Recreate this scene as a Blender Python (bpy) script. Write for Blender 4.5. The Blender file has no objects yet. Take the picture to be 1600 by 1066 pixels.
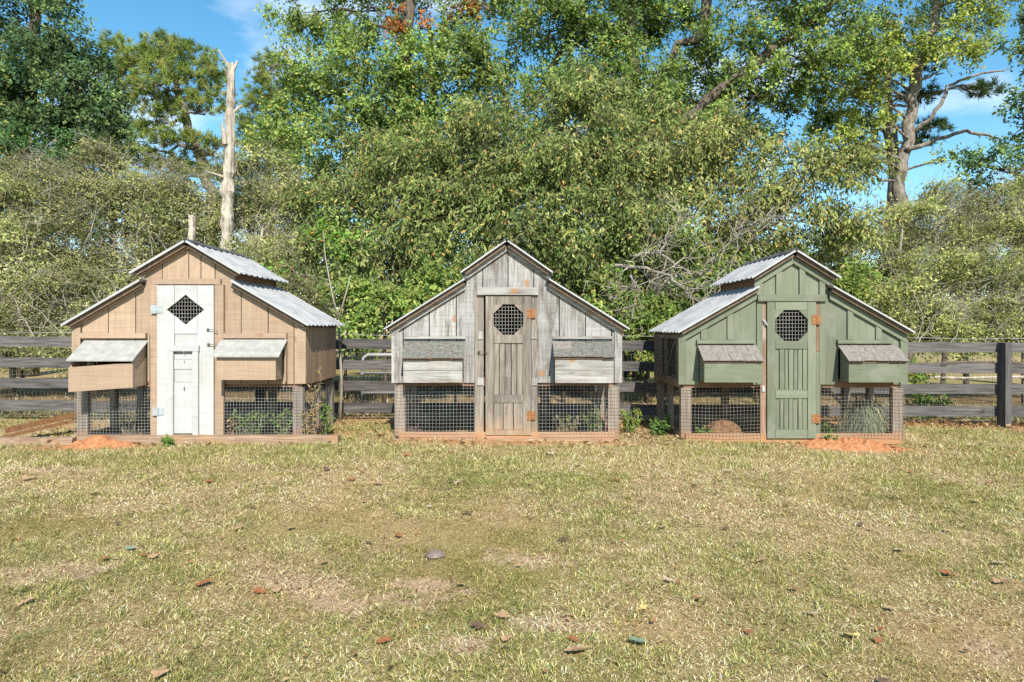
import bpy, math, random
import numpy as np
from mathutils import Vector, Matrix

random.seed(7)
rng = np.random.default_rng(11)
scene = bpy.context.scene
COL = scene.collection
R = math.radians

# ---------------------------------------------------------------- camera
EYE = 1.165                      # camera height above the lawn (m)
FPX = 1036.0                     # focal length in 1600-wide pixels
HORIZ = 517.0
cam_data = bpy.data.cameras.new('camera')
cam_data.sensor_width = 36.0
cam_data.lens = 36.0 * FPX / 1600.0
cam_data.shift_y = -(533.0 - HORIZ) / 1600.0
cam_data.clip_start = 0.05
cam_data.clip_end = 3000.0
cam = bpy.data.objects.new('camera', cam_data)
COL.objects.link(cam)
cam.location = (0, 0, EYE)
cam.rotation_euler = (R(90), 0, 0)
scene.camera = cam

# ---------------------------------------------------------------- sky, sun, exposure
SUN_AZ = R(180 - 11)             # clockwise from +Y: behind the camera, a little to its right
SUN_EL = R(42)
world = bpy.data.worlds.new('World')
scene.world = world
world.use_nodes = True
wn, wl = world.node_tree.nodes, world.node_tree.links
wn.clear()
w_out = wn.new('ShaderNodeOutputWorld')
w_bg = wn.new('ShaderNodeBackground')
w_sky = wn.new('ShaderNodeTexSky')
w_sky.sky_type = 'NISHITA'
w_sky.sun_disc = False
w_sky.sun_elevation = SUN_EL
w_sky.sun_rotation = SUN_AZ
w_sky.altitude = 200.0
w_sky.air_density = 1.0
w_sky.dust_density = 0.1
w_sky.ozone_density = 1.0
w_bg.inputs['Strength'].default_value = 0.13
# thin fair-weather cloud wisps over the whole sky
w_tc = wn.new('ShaderNodeTexCoord')
w_map = wn.new('ShaderNodeMapping')
w_map.inputs['Scale'].default_value = (1.0, 1.0, 2.6)
w_map.inputs['Location'].default_value = (0.37, 0.1, 0.22)
w_n = wn.new('ShaderNodeTexNoise')
w_n.inputs['Scale'].default_value = 3.1
w_n.inputs['Detail'].default_value = 7.0
w_n.inputs['Roughness'].default_value = 0.55
w_r = wn.new('ShaderNodeValToRGB')
w_r.color_ramp.elements[0].position = 0.52
w_r.color_ramp.elements[0].color = (0, 0, 0, 1)
w_r.color_ramp.elements[1].position = 0.74
w_r.color_ramp.elements[1].color = (0.8, 0.8, 0.8, 1)
w_mix = wn.new('ShaderNodeMixRGB')
w_mix.inputs['Color2'].default_value = (6.6, 6.9, 7.4, 1)
wl.new(w_tc.outputs['Generated'], w_map.inputs['Vector'])
wl.new(w_map.outputs['Vector'], w_n.inputs['Vector'])
wl.new(w_n.outputs['Fac'], w_r.inputs['Fac'])
wl.new(w_r.outputs['Color'], w_mix.inputs['Fac'])
w_hs = wn.new('ShaderNodeHueSaturation')
w_hs.inputs['Hue'].default_value = 0.484
w_hs.inputs['Saturation'].default_value = 1.3
wl.new(w_sky.outputs['Color'], w_hs.inputs['Color'])
wl.new(w_hs.outputs['Color'], w_mix.inputs['Color1'])
wl.new(w_mix.outputs['Color'], w_bg.inputs['Color'])
wl.new(w_bg.outputs['Background'], w_out.inputs['Surface'])

sun_data = bpy.data.lights.new('sun', 'SUN')
sun_data.energy = 5.0
sun_data.angle = R(0.53)
sun_data.color = (1.0, 0.93, 0.81)
sun = bpy.data.objects.new('sun', sun_data)
COL.objects.link(sun)
to_sun = Vector((math.sin(SUN_AZ) * math.cos(SUN_EL), math.cos(SUN_AZ) * math.cos(SUN_EL), math.sin(SUN_EL)))
sun.rotation_euler = to_sun.to_track_quat('Z', 'Y').to_euler()
sun.location = (3, -10, 12)

scene.view_settings.view_transform = 'Standard'
scene.view_settings.look = 'None'
scene.view_settings.gamma = 1.0
scene.view_settings.use_curve_mapping = False
scene.view_settings.exposure = 0.72
scene.cycles.use_denoising = False
scene.cycles.denoiser = 'OPENIMAGEDENOISE'
scene.cycles.denoising_input_passes = 'RGB_ALBEDO_NORMAL'
scene.cycles.denoising_prefilter = 'ACCURATE'
scene.cycles.max_bounces = 8
scene.cycles.transparent_max_bounces = 8

# ---------------------------------------------------------------- helpers
def at(px, py, d):
    """the world point seen d metres out at a photo position"""
    return np.array([(px - 800.0) / FPX * d, d, EYE + (HORIZ - py) / FPX * d])

def unit(v):
    v = np.asarray(v, float)
    return v / np.maximum(np.linalg.norm(v, axis=-1, keepdims=True), 1e-9)

_perm = np.random.default_rng(3).random((64, 64))
def vnoise(x, y, s):
    """smooth value noise 0..1 on arrays"""
    x = np.asarray(x, float) * s + 500.0; y = np.asarray(y, float) * s + 500.0
    xi = np.floor(x).astype(int); yi = np.floor(y).astype(int)
    fx = x - xi; fy = y - yi
    fx = fx * fx * (3 - 2 * fx); fy = fy * fy * (3 - 2 * fy)
    g = lambda i, j: _perm[i % 64, j % 64]
    return (g(xi, yi) * (1 - fx) * (1 - fy) + g(xi + 1, yi) * fx * (1 - fy) +
            g(xi, yi + 1) * (1 - fx) * fy + g(xi + 1, yi + 1) * fx * fy)

def ground_h(x, y):
    x = np.asarray(x, float); y = np.asarray(y, float)
    h = -0.012 * np.clip(x, 0, 12) + (vnoise(x, y, 1.3) - .5) * .025 + (vnoise(x + 9, y, .45) - .5) * .04
    return h

def tag(o, label=None, cat=None, group=None, kind=None):
    if label: o['label'] = label
    if cat: o['category'] = cat
    if group: o['group'] = group
    if kind: o['kind'] = kind
    return o

def empty(name, loc=(0, 0, 0), rz=0.0, parent=None):
    o = bpy.data.objects.new(name, None)
    COL.objects.link(o)
    o.location = loc; o.rotation_euler = (0, 0, rz)
    o.empty_display_size = 0.1
    if parent: o.parent = parent
    return o

class MB:
    """collects shapes of ONE part, then links them as one mesh object"""
    def __init__(s):
        s.v = []; s.f = []
    def add(s, vs, fs):
        n = len(s.v)
        s.v.extend([tuple(map(float, p)) for p in vs])
        s.f.extend([tuple(i + n for i in f) for f in fs])
        return s
    def box(s, x0, x1, y0, y1, z0, z1):
        return s.add([(x0, y0, z0), (x1, y0, z0), (x1, y1, z0), (x0, y1, z0), (x0, y0, z1), (x1, y0, z1), (x1, y1, z1), (x0, y1, z1)],
                     [(0, 3, 2, 1), (4, 5, 6, 7), (0, 1, 5, 4), (1, 2, 6, 5), (2, 3, 7, 6), (3, 0, 4, 7)])
    def prism(s, poly, y0, y1):
        """polygon given as (x, z) counter-clockwise seen from the front (-y), extruded in y"""
        n = len(poly)
        vs = [(p[0], y0, p[1]) for p in poly] + [(p[0], y1, p[1]) for p in poly]
        fs = [tuple(range(n)), tuple(range(2 * n - 1, n - 1, -1))]
        fs += [(i, i + n, (i + 1) % n + n, (i + 1) % n) for i in range(n)]
        return s.add(vs, fs)
    def prism_x(s, poly, x0, x1):
        """polygon (y, z), extruded in x"""
        n = len(poly)
        vs = [(x0, p[0], p[1]) for p in poly] + [(x1, p[0], p[1]) for p in poly]
        fs = [tuple(range(n - 1, -1, -1)), tuple(range(n, 2 * n))]
        fs += [(i, (i + 1) % n, (i + 1) % n + n, i + n) for i in range(n)]
        return s.add(vs, fs)
    def bar(s, a, b, w, h=None, up=(0, 0, 1), caps=True):
        """square bar from a to b"""
        h = h or w
        a = np.array(a, float); b = np.array(b, float)
        d = unit(b - a); up = np.array(up, float)
        if abs(np.dot(d, up)) > .95: up = np.array((0, 1, 0.))
        u = unit(np.cross(d, up)) * w / 2; v = unit(np.cross(u, d)) * h / 2
        vs = [a - u - v, a + u - v, a + u + v, a - u + v, b - u - v, b + u - v, b + u + v, b - u + v]
        fs = [(0, 1, 5, 4), (1, 2, 6, 5), (2, 3, 7, 6), (3, 0, 4, 7)]
        if caps: fs += [(0, 3, 2, 1), (4, 5, 6, 7)]
        return s.add(vs, fs)
    def tube(s, path, radii, n=7, cap=True):
        P = np.array(path, float); m = len(P)
        T = np.gradient(P, axis=0); T = unit(T)
        ref = np.array((0.3, 1.0, 0.1)) if abs(T[0][2]) > .6 else np.array((0., 0., 1.))
        vs = []
        for i in range(m):
            u = unit(np.cross(T[i], ref)); v = np.cross(u, T[i])
            for k in range(n):
                a = 2 * math.pi * k / n
                vs.append(P[i] + radii[i] * (math.cos(a) * u + math.sin(a) * v))
        fs = []
        for i in range(m - 1):
            for k in range(n):
                k2 = (k + 1) % n
                fs.append((i * n + k, i * n + k2, (i + 1) * n + k2, (i + 1) * n + k))
        if cap:
            fs.append(tuple(range(n - 1, -1, -1))); fs.append(tuple(range((m - 1) * n, m * n)))
        return s.add(vs, fs)
    def mesh(s, name):
        me = bpy.data.meshes.new(name)
        me.from_pydata(s.v, [], s.f)
        me.update()
        return me
    def build(s, name, mat, parent=None, smooth=False):
        me = s.mesh(name)
        if smooth: me.shade_smooth()
        me.materials.append(mat)
        o = bpy.data.objects.new(name, me)
        COL.objects.link(o)
        if parent: o.parent = parent
        return o

def box(name, mat, parent, *a):
    return MB().box(*a).build(name, mat, parent)

def fast_mesh(name, verts, tris, mat, parent=None, colors=None):
    """numpy arrays -> one mesh object, with an optional colour per vertex"""
    me = bpy.data.meshes.new(name)
    nv, nt = len(verts), len(tris)
    me.vertices.add(nv)
    me.vertices.foreach_set('co', np.ascontiguousarray(verts, np.float32).ravel())
    me.loops.add(nt * 3)
    me.loops.foreach_set('vertex_index', np.ascontiguousarray(tris, np.int32).ravel())
    me.polygons.add(nt)
    me.polygons.foreach_set('loop_start', np.arange(0, nt * 3, 3, dtype=np.int32))
    me.polygons.foreach_set('loop_total', np.full(nt, 3, np.int32))
    if colors is not None:
        at_ = me.attributes.new('tint', 'FLOAT_COLOR', 'POINT')
        c = np.ones((nv, 4), np.float32); c[:, :3] = colors
        at_.data.foreach_set('color', c.ravel())
    me.update(calc_edges=True)
    me.materials.append(mat)
    o = bpy.data.objects.new(name, me)
    COL.objects.link(o)
    if parent: o.parent = parent
    return o

# ---------------------------------------------------------------- materials
def new_mat(name):
    m = bpy.data.materials.new(name)
    m.use_nodes = True
    n = m.node_tree.nodes; n.clear()
    out = n.new('ShaderNodeOutputMaterial')
    return m, n, m.node_tree.links, out

def ramp(n, stops):
    r = n.new('ShaderNodeValToRGB')
    e = r.color_ramp.elements
    while len(e) < len(stops): e.new(0.5)
    for el, (p, c) in zip(e, stops):
        el.position = p; el.color = (*c, 1) if len(c) == 3 else c
    return r

def wood(name, dark, light, axis='z', knots=0.0, knot_col=(.20, .09, .03), blotch=None, rough=.8, grain=1.0,
         saw=0.0, stain=None, wear=None, bump=.35, contrast=(.3, .72), tint_var=.16):
    """weathered or painted board; axis = grain direction; stain = (colour, height) splashed up from the ground"""
    m, n, l, out = new_mat(name)
    tc = n.new('ShaderNodeTexCoord'); oi = n.new('ShaderNodeObjectInfo')
    mul = n.new('ShaderNodeMath'); mul.operation = 'MULTIPLY'; mul.inputs[1].default_value = 53.0
    l.new(oi.outputs['Random'], mul.inputs[0])
    cmb = n.new('ShaderNodeCombineXYZ')
    for i in range(3): l.new(mul.outputs[0], cmb.inputs[i])
    add = n.new('ShaderNodeVectorMath'); add.operation = 'ADD'
    l.new(tc.outputs['Object'], add.inputs[0]); l.new(cmb.outputs[0], add.inputs[1])
    mp = n.new('ShaderNodeMapping')
    k = 16.0 * grain
    mp.inputs['Scale'].default_value = {'z': (k, k, .9), 'x': (.9, k, k), 'y': (k, .9, k)}[axis]
    l.new(add.outputs[0], mp.inputs['Vector'])
    g = n.new('ShaderNodeTexNoise'); g.inputs['Scale'].default_value = 2.6
    g.inputs['Detail'].default_value = 7; g.inputs['Roughness'].default_value = .68; g.inputs['Distortion'].default_value = .5
    l.new(mp.outputs[0], g.inputs['Vector'])
    r = ramp(n, [(contrast[0], dark), (contrast[1], light)])
    l.new(g.outputs['Fac'], r.inputs['Fac'])
    col = r.outputs['Color']
    # board to board variation
    hv = n.new('ShaderNodeMapRange'); hv.inputs['To Min'].default_value = 1 - tint_var; hv.inputs['To Max'].default_value = 1 + tint_var * .6
    l.new(oi.outputs['Random'], hv.inputs['Value'])
    hs = n.new('ShaderNodeHueSaturation'); l.new(hv.outputs[0], hs.inputs['Value']); l.new(col, hs.inputs['Color'])
    col = hs.outputs['Color']
    if blotch:
        b = n.new('ShaderNodeTexNoise'); b.inputs['Scale'].default_value = 3.2; b.inputs['Detail'].default_value = 5
        l.new(add.outputs[0], b.inputs['Vector'])
        br = ramp(n, [(.52, (0, 0, 0)), (.72, (.75, .75, .75))]); l.new(b.outputs['Fac'], br.inputs['Fac'])
        mx = n.new('ShaderNodeMixRGB'); mx.inputs['Color2'].default_value = (*blotch, 1)
        l.new(br.outputs['Color'], mx.inputs['Fac']); l.new(col, mx.inputs['Color1']); col = mx.outputs['Color']
    if wear:      # streaks of wear running with the grain: (colour, start, end, strength)
        wm = n.new('ShaderNodeMapping'); wm.inputs['Location'].default_value = (7.3, 2.1, 5.5)
        wm.inputs['Scale'].default_value = {'z': (5.5, 5.5, .9), 'x': (.9, 5.5, 5.5), 'y': (5.5, .9, 5.5)}[axis]
        l.new(add.outputs[0], wm.inputs['Vector'])
        wn_ = n.new('ShaderNodeTexNoise'); wn_.inputs['Scale'].default_value = 1.9; wn_.inputs['Detail'].default_value = 8; wn_.inputs['Roughness'].default_value = .7
        l.new(wm.outputs[0], wn_.inputs['Vector'])
        wr = ramp(n, [(wear[1], (0, 0, 0)), (wear[2], (wear[3],) * 3)]); l.new(wn_.outputs['Fac'], wr.inputs['Fac'])
        mx = n.new('ShaderNodeMixRGB'); mx.inputs['Color2'].default_value = (*wear[0], 1)
        l.new(wr.outputs['Color'], mx.inputs['Fac']); l.new(col, mx.inputs['Color1']); col = mx.outputs['Color']
    if saw:       # faint saw marks across the grain
        sm = n.new('ShaderNodeMapping')
        sm.inputs['Scale'].default_value = {'z': (1.5, 1.5, 110), 'x': (110, 1.5, 1.5), 'y': (1.5, 110, 1.5)}[axis]
        l.new(add.outputs[0], sm.inputs['Vector'])
        sn = n.new('ShaderNodeTexNoise'); sn.inputs['Scale'].default_value = 1.0; sn.inputs['Detail'].default_value = 3
        l.new(sm.outputs[0], sn.inputs['Vector'])
        sr = ramp(n, [(.35, (1 - saw,) * 3), (.65, (1, 1, 1))]); l.new(sn.outputs['Fac'], sr.inputs['Fac'])
        mx = n.new('ShaderNodeMixRGB'); mx.blend_type = 'MULTIPLY'; mx.inputs['Fac'].default_value = 1
        l.new(col, mx.inputs['Color1']); l.new(sr.outputs['Color'], mx.inputs['Color2']); col = mx.outputs['Color']
    if knots > 0:
        ks = n.new('ShaderNodeSeparateXYZ'); l.new(add.outputs[0], ks.inputs[0])
        kc = n.new('ShaderNodeCombineXYZ'); l.new(ks.outputs['X'], kc.inputs['X']); l.new(ks.outputs['Z'], kc.inputs['Y'])
        kn = n.new('ShaderNodeTexNoise'); kn.inputs['Scale'].default_value = 22; l.new(add.outputs[0], kn.inputs['Vector'])
        kv = n.new('ShaderNodeVectorMath'); kv.operation = 'MULTIPLY_ADD'; kv.inputs[1].default_value = (.035, .035, .035)
        l.new(kn.outputs['Color'], kv.inputs[0]); l.new(kc.outputs[0], kv.inputs[2]); kc = kv
        km = n.new('ShaderNodeMapping')
        km.inputs['Scale'].default_value = {'z': (4.4, 3.0, 1), 'x': (3.0, 4.4, 1)}[axis]
        l.new(kc.outputs[0], km.inputs['Vector'])
        vo = n.new('ShaderNodeTexVoronoi'); vo.voronoi_dimensions = '2D'; vo.inputs['Scale'].default_value = 1.0
        l.new(km.outputs[0], vo.inputs['Vector'])
        kr = ramp(n, [(.03, (.7, .7, .7)), (.085, (.85, .85, .85)), (.11, (.4, .4, .4)), (.17, (0, 0, 0))]); l.new(vo.outputs['Distance'], kr.inputs['Fac'])
        sep = n.new('ShaderNodeSeparateColor'); l.new(vo.outputs['Color'], sep.inputs[0])
        th = n.new('ShaderNodeMath'); th.operation = 'LESS_THAN'; th.inputs[1].default_value = knots
        l.new(sep.outputs[0], th.inputs[0])
        km2 = n.new('ShaderNodeMath'); km2.operation = 'MULTIPLY'
        l.new(kr.outputs['Color'], km2.inputs[0]); l.new(th.outputs[0], km2.inputs[1])
        mx = n.new('ShaderNodeMixRGB'); mx.inputs['Color2'].default_value = (*knot_col, 1)
        l.new(km2.outputs[0], mx.inputs['Fac']); l.new(col, mx.inputs['Color1']); col = mx.outputs['Color']
    if stain:
        sx = n.new('ShaderNodeSeparateXYZ'); l.new(tc.outputs['Object'], sx.inputs[0])
        nz = n.new('ShaderNodeTexNoise'); nz.inputs['Scale'].default_value = 9; nz.inputs['Detail'].default_value = 4
        l.new(tc.outputs['Object'], nz.inputs['Vector'])
        ad = n.new('ShaderNodeMath'); ad.operation = 'MULTIPLY_ADD'; ad.inputs[1].default_value = -stain[1] * 1.2
        l.new(nz.outputs['Fac'], ad.inputs[0]); l.new(sx.outputs['Z'], ad.inputs[2])
        mr = n.new('ShaderNodeMapRange'); mr.inputs['From Min'].default_value = -stain[1] * .5; mr.inputs['From Max'].default_value = stain[1]
        mr.inputs['To Min'].default_value = .8; mr.inputs['To Max'].default_value = 0
        l.new(ad.outputs[0], mr.inputs['Value'])
        mx = n.new('ShaderNodeMixRGB'); mx.inputs['Color2'].default_value = (*stain[0], 1)
        l.new(mr.outputs[0], mx.inputs['Fac']); l.new(col, mx.inputs['Color1']); col = mx.outputs['Color']
    p = n.new('ShaderNodeBsdfPrincipled'); p.inputs['Roughness'].default_value = rough
    p.inputs['Specular IOR Level'].default_value = .25
    l.new(col, p.inputs['Base Color'])
    bp = n.new('ShaderNodeBump'); bp.inputs['Strength'].default_value = bump; bp.inputs['Distance'].default_value = .004
    l.new(g.outputs['Fac'], bp.inputs['Height']); l.new(bp.outputs[0], p.inputs['Normal'])
    l.new(p.outputs[0], out.inputs['Surface'])
    return m

def simple(name, dark, light, scale=8.0, rough=.8, metal=0.0, bump=.2, detail=6, spec=.3, vec='Object', stretch=(1, 1, 1), lo=.35, hi=.68, dist=.004):
    m, n, l, out = new_mat(name)
    tc = n.new('ShaderNodeTexCoord')
    mp = n.new('ShaderNodeMapping'); mp.inputs['Scale'].default_value = stretch
    l.new(tc.outputs[vec], mp.inputs['Vector'])
    g = n.new('ShaderNodeTexNoise'); g.inputs['Scale'].default_value = scale; g.inputs['Detail'].default_value = detail
    g.inputs['Roughness'].default_value = .65
    l.new(mp.outputs[0], g.inputs['Vector'])
    r = ramp(n, [(lo, dark), (hi, light)]); l.new(g.outputs['Fac'], r.inputs['Fac'])
    p = n.new('ShaderNodeBsdfPrincipled'); p.inputs['Roughness'].default_value = rough; p.inputs['Metallic'].default_value = metal
    p.inputs['Specular IOR Level'].default_value = spec
    l.new(r.outputs['Color'], p.inputs['Base Color'])
    if bump:
        b = n.new('ShaderNodeBump'); b.inputs['Strength'].default_value = bump; b.inputs['Distance'].default_value = dist
        l.new(g.outputs['Fac'], b.inputs['Height']); l.new(b.outputs[0], p.inputs['Normal'])
    l.new(p.outputs[0], out.inputs['Surface'])
    return m

def foliage(name, trans=.35, rough=.55, spec=.25, sat=1.0):
    """colour of each leaf or blade from its own tint"""
    m, n, l, out = new_mat(name)
    a = n.new('ShaderNodeAttribute'); a.attribute_name = 'tint'
    p = n.new('ShaderNodeBsdfPrincipled'); p.inputs['Roughness'].default_value = rough
    p.inputs['Specular IOR Level'].default_value = spec
    l.new(a.outputs['Color'], p.inputs['Base Color'])
    t = n.new('ShaderNodeBsdfTranslucent')
    hs = n.new('ShaderNodeHueSaturation'); hs.inputs['Saturation'].default_value = 1.15; hs.inputs['Value'].default_value = 1.15
    l.new(a.outputs['Color'], hs.inputs['Color']); l.new(hs.outputs['Color'], t.inputs['Color'])
    mx = n.new('ShaderNodeMixShader'); mx.inputs['Fac'].default_value = trans
    l.new(p.outputs[0], mx.inputs[1]); l.new(t.outputs[0], mx.inputs[2])
    l.new(mx.outputs[0], out.inputs['Surface'])
    return m

CLAY = (.36, .18, .085)
M = {}
M['tan'] = wood('tan_painted_boards', (.30, .214, .149), (.41, .306, .219), 'z', knots=.12, knot_col=(.27, .17, .105), blotch=(.32, .225, .155), saw=.2, wear=((.22, .145, .09), .57, .72, .55), contrast=(.2, .62), bump=.4, tint_var=.16)
M['tan_h'] = wood('tan_painted_boards_level', (.305, .217, .15), (.41, .303, .218), 'x', knots=.10, knot_col=(.27, .165, .10), saw=.12, wear=((.23, .155, .10), .57, .72, .5), contrast=(.2, .62), bump=.4, tint_var=.16)
M['tan_side'] = wood('tan_worn_boards', (.20, .125, .075), (.46, .31, .21), 'z', blotch=(.30, .22, .16), contrast=(.3, .7))
M['white'] = wood('white_painted_boards', (.375, .38, .375), (.455, .46, .455), 'x', saw=.12, blotch=(.37, .365, .345), wear=((.30, .29, .265), .58, .74, .5), bump=.5, rough=.6, grain=.6, tint_var=.05, contrast=(.25, .6))
M['grey'] = wood('grey_weathered_boards', (.175, .165, .155), (.40, .39, .378), 'z', knots=.28, knot_col=(.30, .155, .065), blotch=(.41, .405, .395), saw=.22, wear=((.10, .075, .055), .51, .64, .8), contrast=(.3, .6), bump=.7, tint_var=.24)
M['grey_h'] = wood('grey_weathered_boards_level', (.165, .152, .138), (.37, .355, .335), 'x', knots=.6, knot_col=(.30, .155, .065), saw=.08, wear=((.115, .085, .062), .51, .64, .75), blotch=(.40, .39, .375), contrast=(.3, .6), bump=.6, tint_var=.2)
M['grey_door'] = wood('grey_door_boards', (.075, .060, .048), (.255, .222, .188), 'z', knots=.12, knot_col=(.19, .11, .06), stain=((.36, .235, .14), .18), wear=((.36, .335, .30), .54, .68, .6), contrast=(.28, .62), bump=.6, tint_var=.24)
M['green'] = wood('green_painted_boards', (.116, .131, .090), (.168, .185, .132), 'z', knots=.05, knot_col=(.13, .145, .095), blotch=(.205, .218, .172), wear=((.085, .10, .066), .58, .72, .6), contrast=(.2, .6), bump=.5, tint_var=.2)
M['green_h'] = wood('green_painted_boards_level', (.116, .131, .090), (.168, .185, .132), 'x', blotch=(.205, .218, .172), wear=((.085, .10, .066), .58, .72, .6), contrast=(.2, .6), bump=.5, tint_var=.2)
M['bare_h'] = wood('unpainted_joist_wood', (.11, .055, .03), (.30, .17, .10), 'x', contrast=(.3, .7))
M['bare'] = wood('unpainted_frame_wood', (.10, .055, .035), (.34, .23, .155), 'z', blotch=(.40, .34, .29), contrast=(.3, .7))
M['post'] = wood('greyed_post_wood', (.11, .082, .065), (.34, .285, .235), 'z', blotch=(.19, .15, .12), stain=(CLAY, .1), contrast=(.28, .68), bump=.6)
M['sill'] = wood('clay_stained_sill', (.24, .15, .09), (.44, .325, .225), 'x', stain=(CLAY, .12), contrast=(.3, .7))
M['timber'] = wood('buried_timber_wood', (.19, .12, .075), (.38, .275, .19), 'x', blotch=(.34, .19, .10), contrast=(.3, .7), bump=.8)
M['fence'] = wood('grey_fence_boards', (.030, .028, .029), (.19, .175, .168), 'x', knots=.12, knot_col=(.04, .03, .027), blotch=(.11, .105, .108), contrast=(.32, .72), bump=.9, tint_var=.3)
M['fence_post'] = wood('grey_fence_post', (.03, .028, .029), (.135, .125, .122), 'z', contrast=(.3, .72), bump=.9)
M['plank'] = wood('brown_plank_wood', (.095, .045, .02), (.26, .135, .06), 'x', contrast=(.3, .7))
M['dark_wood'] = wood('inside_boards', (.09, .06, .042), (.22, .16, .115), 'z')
M['metal'] = simple('galvanised_roof_metal', (.20, .20, .20), (.35, .355, .36), 6.0, rough=.65, metal=.1, bump=.04, spec=.3, detail=9, stretch=(1, 3, 1), lo=.3, hi=.55)
M['metal_edge'] = simple('galvanised_edge_metal', (.34, .345, .35), (.44, .445, .45), 6.0, rough=.6, metal=.1, bump=.03)
M['lid_metal'] = simple('dull_lid_metal', (.25, .25, .235), (.36, .355, .335), 14.0, rough=.75, metal=.05, bump=.1, spec=.2)
M['cap'] = simple('dark_ridge_cap', (.035, .035, .038), (.12, .12, .125), 7.0, rough=.7)
M['shingle'] = simple('grey_asphalt_shingle', (.13, .115, .105), (.25, .225, .205), 34.0, rough=.95, bump=.5, detail=9)
M['shingle_b'] = simple('weathered_asphalt_shingle', (.075, .074, .066), (.185, .18, .16), 34.0, rough=.95, bump=.5, detail=9)
M['wire'] = simple('galvanised_wire', (.20, .20, .20), (.34, .34, .335), 6.0, rough=.6, metal=.2, bump=0)
M['wire_brown'] = simple('rusted_wire', (.13, .105, .085), (.27, .24, .21), 6.0, rough=.7, metal=.15, bump=0)
M['rust'] = simple('rusty_hinge_steel', (.15, .055, .022), (.38, .19, .085), 70.0, rough=.85, bump=.3)
M['steel'] = simple('zinc_hinge_steel', (.38, .42, .44), (.55, .58, .60), 20.0, rough=.45, metal=.5, bump=.05)
M['dark_metal'] = simple('dark_latch_iron', (.05, .04, .035), (.16, .13, .11), 30.0, rough=.7)
M['clay'] = simple('red_clay_soil', (.28, .105, .042), (.48, .225, .105), 24.0, rough=.95, bump=.9, detail=9, dist=.02)
M['log'] = simple('cut_log_wood', (.12, .06, .03), (.34, .19, .10), 16.0, rough=.9, bump=.5)
M['bark'] = simple('grey_brown_bark', (.045, .034, .027), (.18, .145, .115), 5.0, rough=.95, bump=1.0, stretch=(2.6, 2.6, .7), dist=.04, detail=8)
M['pine_bark'] = simple('scaly_pine_bark', (.085, .072, .06), (.36, .315, .27), 6.0, rough=.95, bump=1.0, stretch=(2.4, 2.4, .9), dist=.05, detail=9)
M['dead'] = simple('bleached_dead_wood', (.13, .10, .075), (.47, .415, .345), 3.4, rough=.9, bump=1.0, stretch=(3, 3, .5), dist=.05, detail=9, lo=.28, hi=.55)
M['twig'] = simple('pale_twig_bark', (.17, .145, .11), (.40, .36, .295), 3.0, rough=.9, bump=0)
M['tube'] = simple('pale_gate_tube', (.28, .285, .28), (.40, .40, .39), 5.0, rough=.5, metal=.2, bump=0)
M['stone'] = simple('grey_field_stone', (.10, .078, .068), (.22, .175, .155), 14.0, rough=.95, bump=.6)
M['window_wire'] = simple('bright_window_wire', (.22, .215, .20), (.36, .35, .33), 6.0, rough=.6, metal=.1, bump=0)
M['dead_limb'] = simple('grey_fallen_limb', (.10, .085, .07), (.34, .30, .25), 5.0, rough=.9, bump=.8, stretch=(2, 2, 1), dist=.02)
M['leaf'] = foliage('tree_leaf', .34, rough=.6, spec=.10)
M['needle'] = foliage('pine_needle', .25, spec=.08)
M['grass'] = foliage('grass_blade', .30, rough=.7, spec=.06)

def ground_material():
    m, n, l, out = new_mat('lawn_soil')
    geo = n.new('ShaderNodeNewGeometry')
    a = n.new('ShaderNodeAttribute'); a.attribute_name = 'tint'
    nz = n.new('ShaderNodeTexNoise'); nz.inputs['Scale'].default_value = 60; nz.inputs['Detail'].default_value = 8
    nz.inputs['Roughness'].default_value = .75
    l.new(geo.outputs['Position'], nz.inputs['Vector'])
    r = ramp(n, [(.32, (.5, .46, .42)), (.66, (1.4, 1.36, 1.28))]); l.new(nz.outputs['Fac'], r.inputs['Fac'])
    mx = n.new('ShaderNodeMixRGB'); mx.blend_type = 'MULTIPLY'; mx.inputs['Fac'].default_value = 1
    l.new(a.outputs['Color'], mx.inputs['Color1']); l.new(r.outputs['Color'], mx.inputs['Color2'])
    p = n.new('ShaderNodeBsdfPrincipled'); p.inputs['Roughness'].default_value = .95; p.inputs['Specular IOR Level'].default_value = .1
    l.new(mx.outputs[0], p.inputs['Base Color'])
    b = n.new('ShaderNodeBump'); b.inputs['Strength'].default_value = .8; b.inputs['Distance'].default_value = .02
    l.new(nz.outputs['Fac'], b.inputs['Height']); l.new(b.outputs[0], p.inputs['Normal'])
    l.new(p.outputs[0], out.inputs['Surface'])
    return m
M['ground'] = ground_material()

# ---------------------------------------------------------------- ground
COOPS = [(-3.383, 6.96), (-0.055, 7.06), (3.002, 7.10)]      # centre x, front y
DEPTH = 1.22

def bare_mask(x, y):
    """0 = turf, 1 = thatch / bare soil: worn spots of the lawn"""
    b = np.clip((vnoise(x, y, .9) * .6 + vnoise(x + 3, y + 7, 2.3) * .4 - .60) * 6, 0, 1) * np.clip((4.6 - y) / 1.6, 0, 1)
    for (px, py, rx, ry) in ((600, 925, .42, .22), (880, 968, .22, .1), (80, 890, .35, .18), (470, 905, .3, .12), (700, 1000, .2, .1), (60, 735, .6, .14)):
        d = EYE * FPX / (py - HORIZ); cx = (px - 800) / FPX * d
        q = ((x - cx) / rx) ** 2 + ((y - d) / ry) ** 2
        b = np.maximum(b, np.clip(1.35 - q, 0, 1) * .85)
    rag = (vnoise(x, y, 6) - .5) * .9 + (vnoise(x + 3, y, 15) - .5) * .9 + (vnoise(x, y + 8, 37) - .5) * .6
    return np.clip((b + rag * np.clip(b * 3, 0, 1) - .38) * 2.4, 0, 1)

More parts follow.
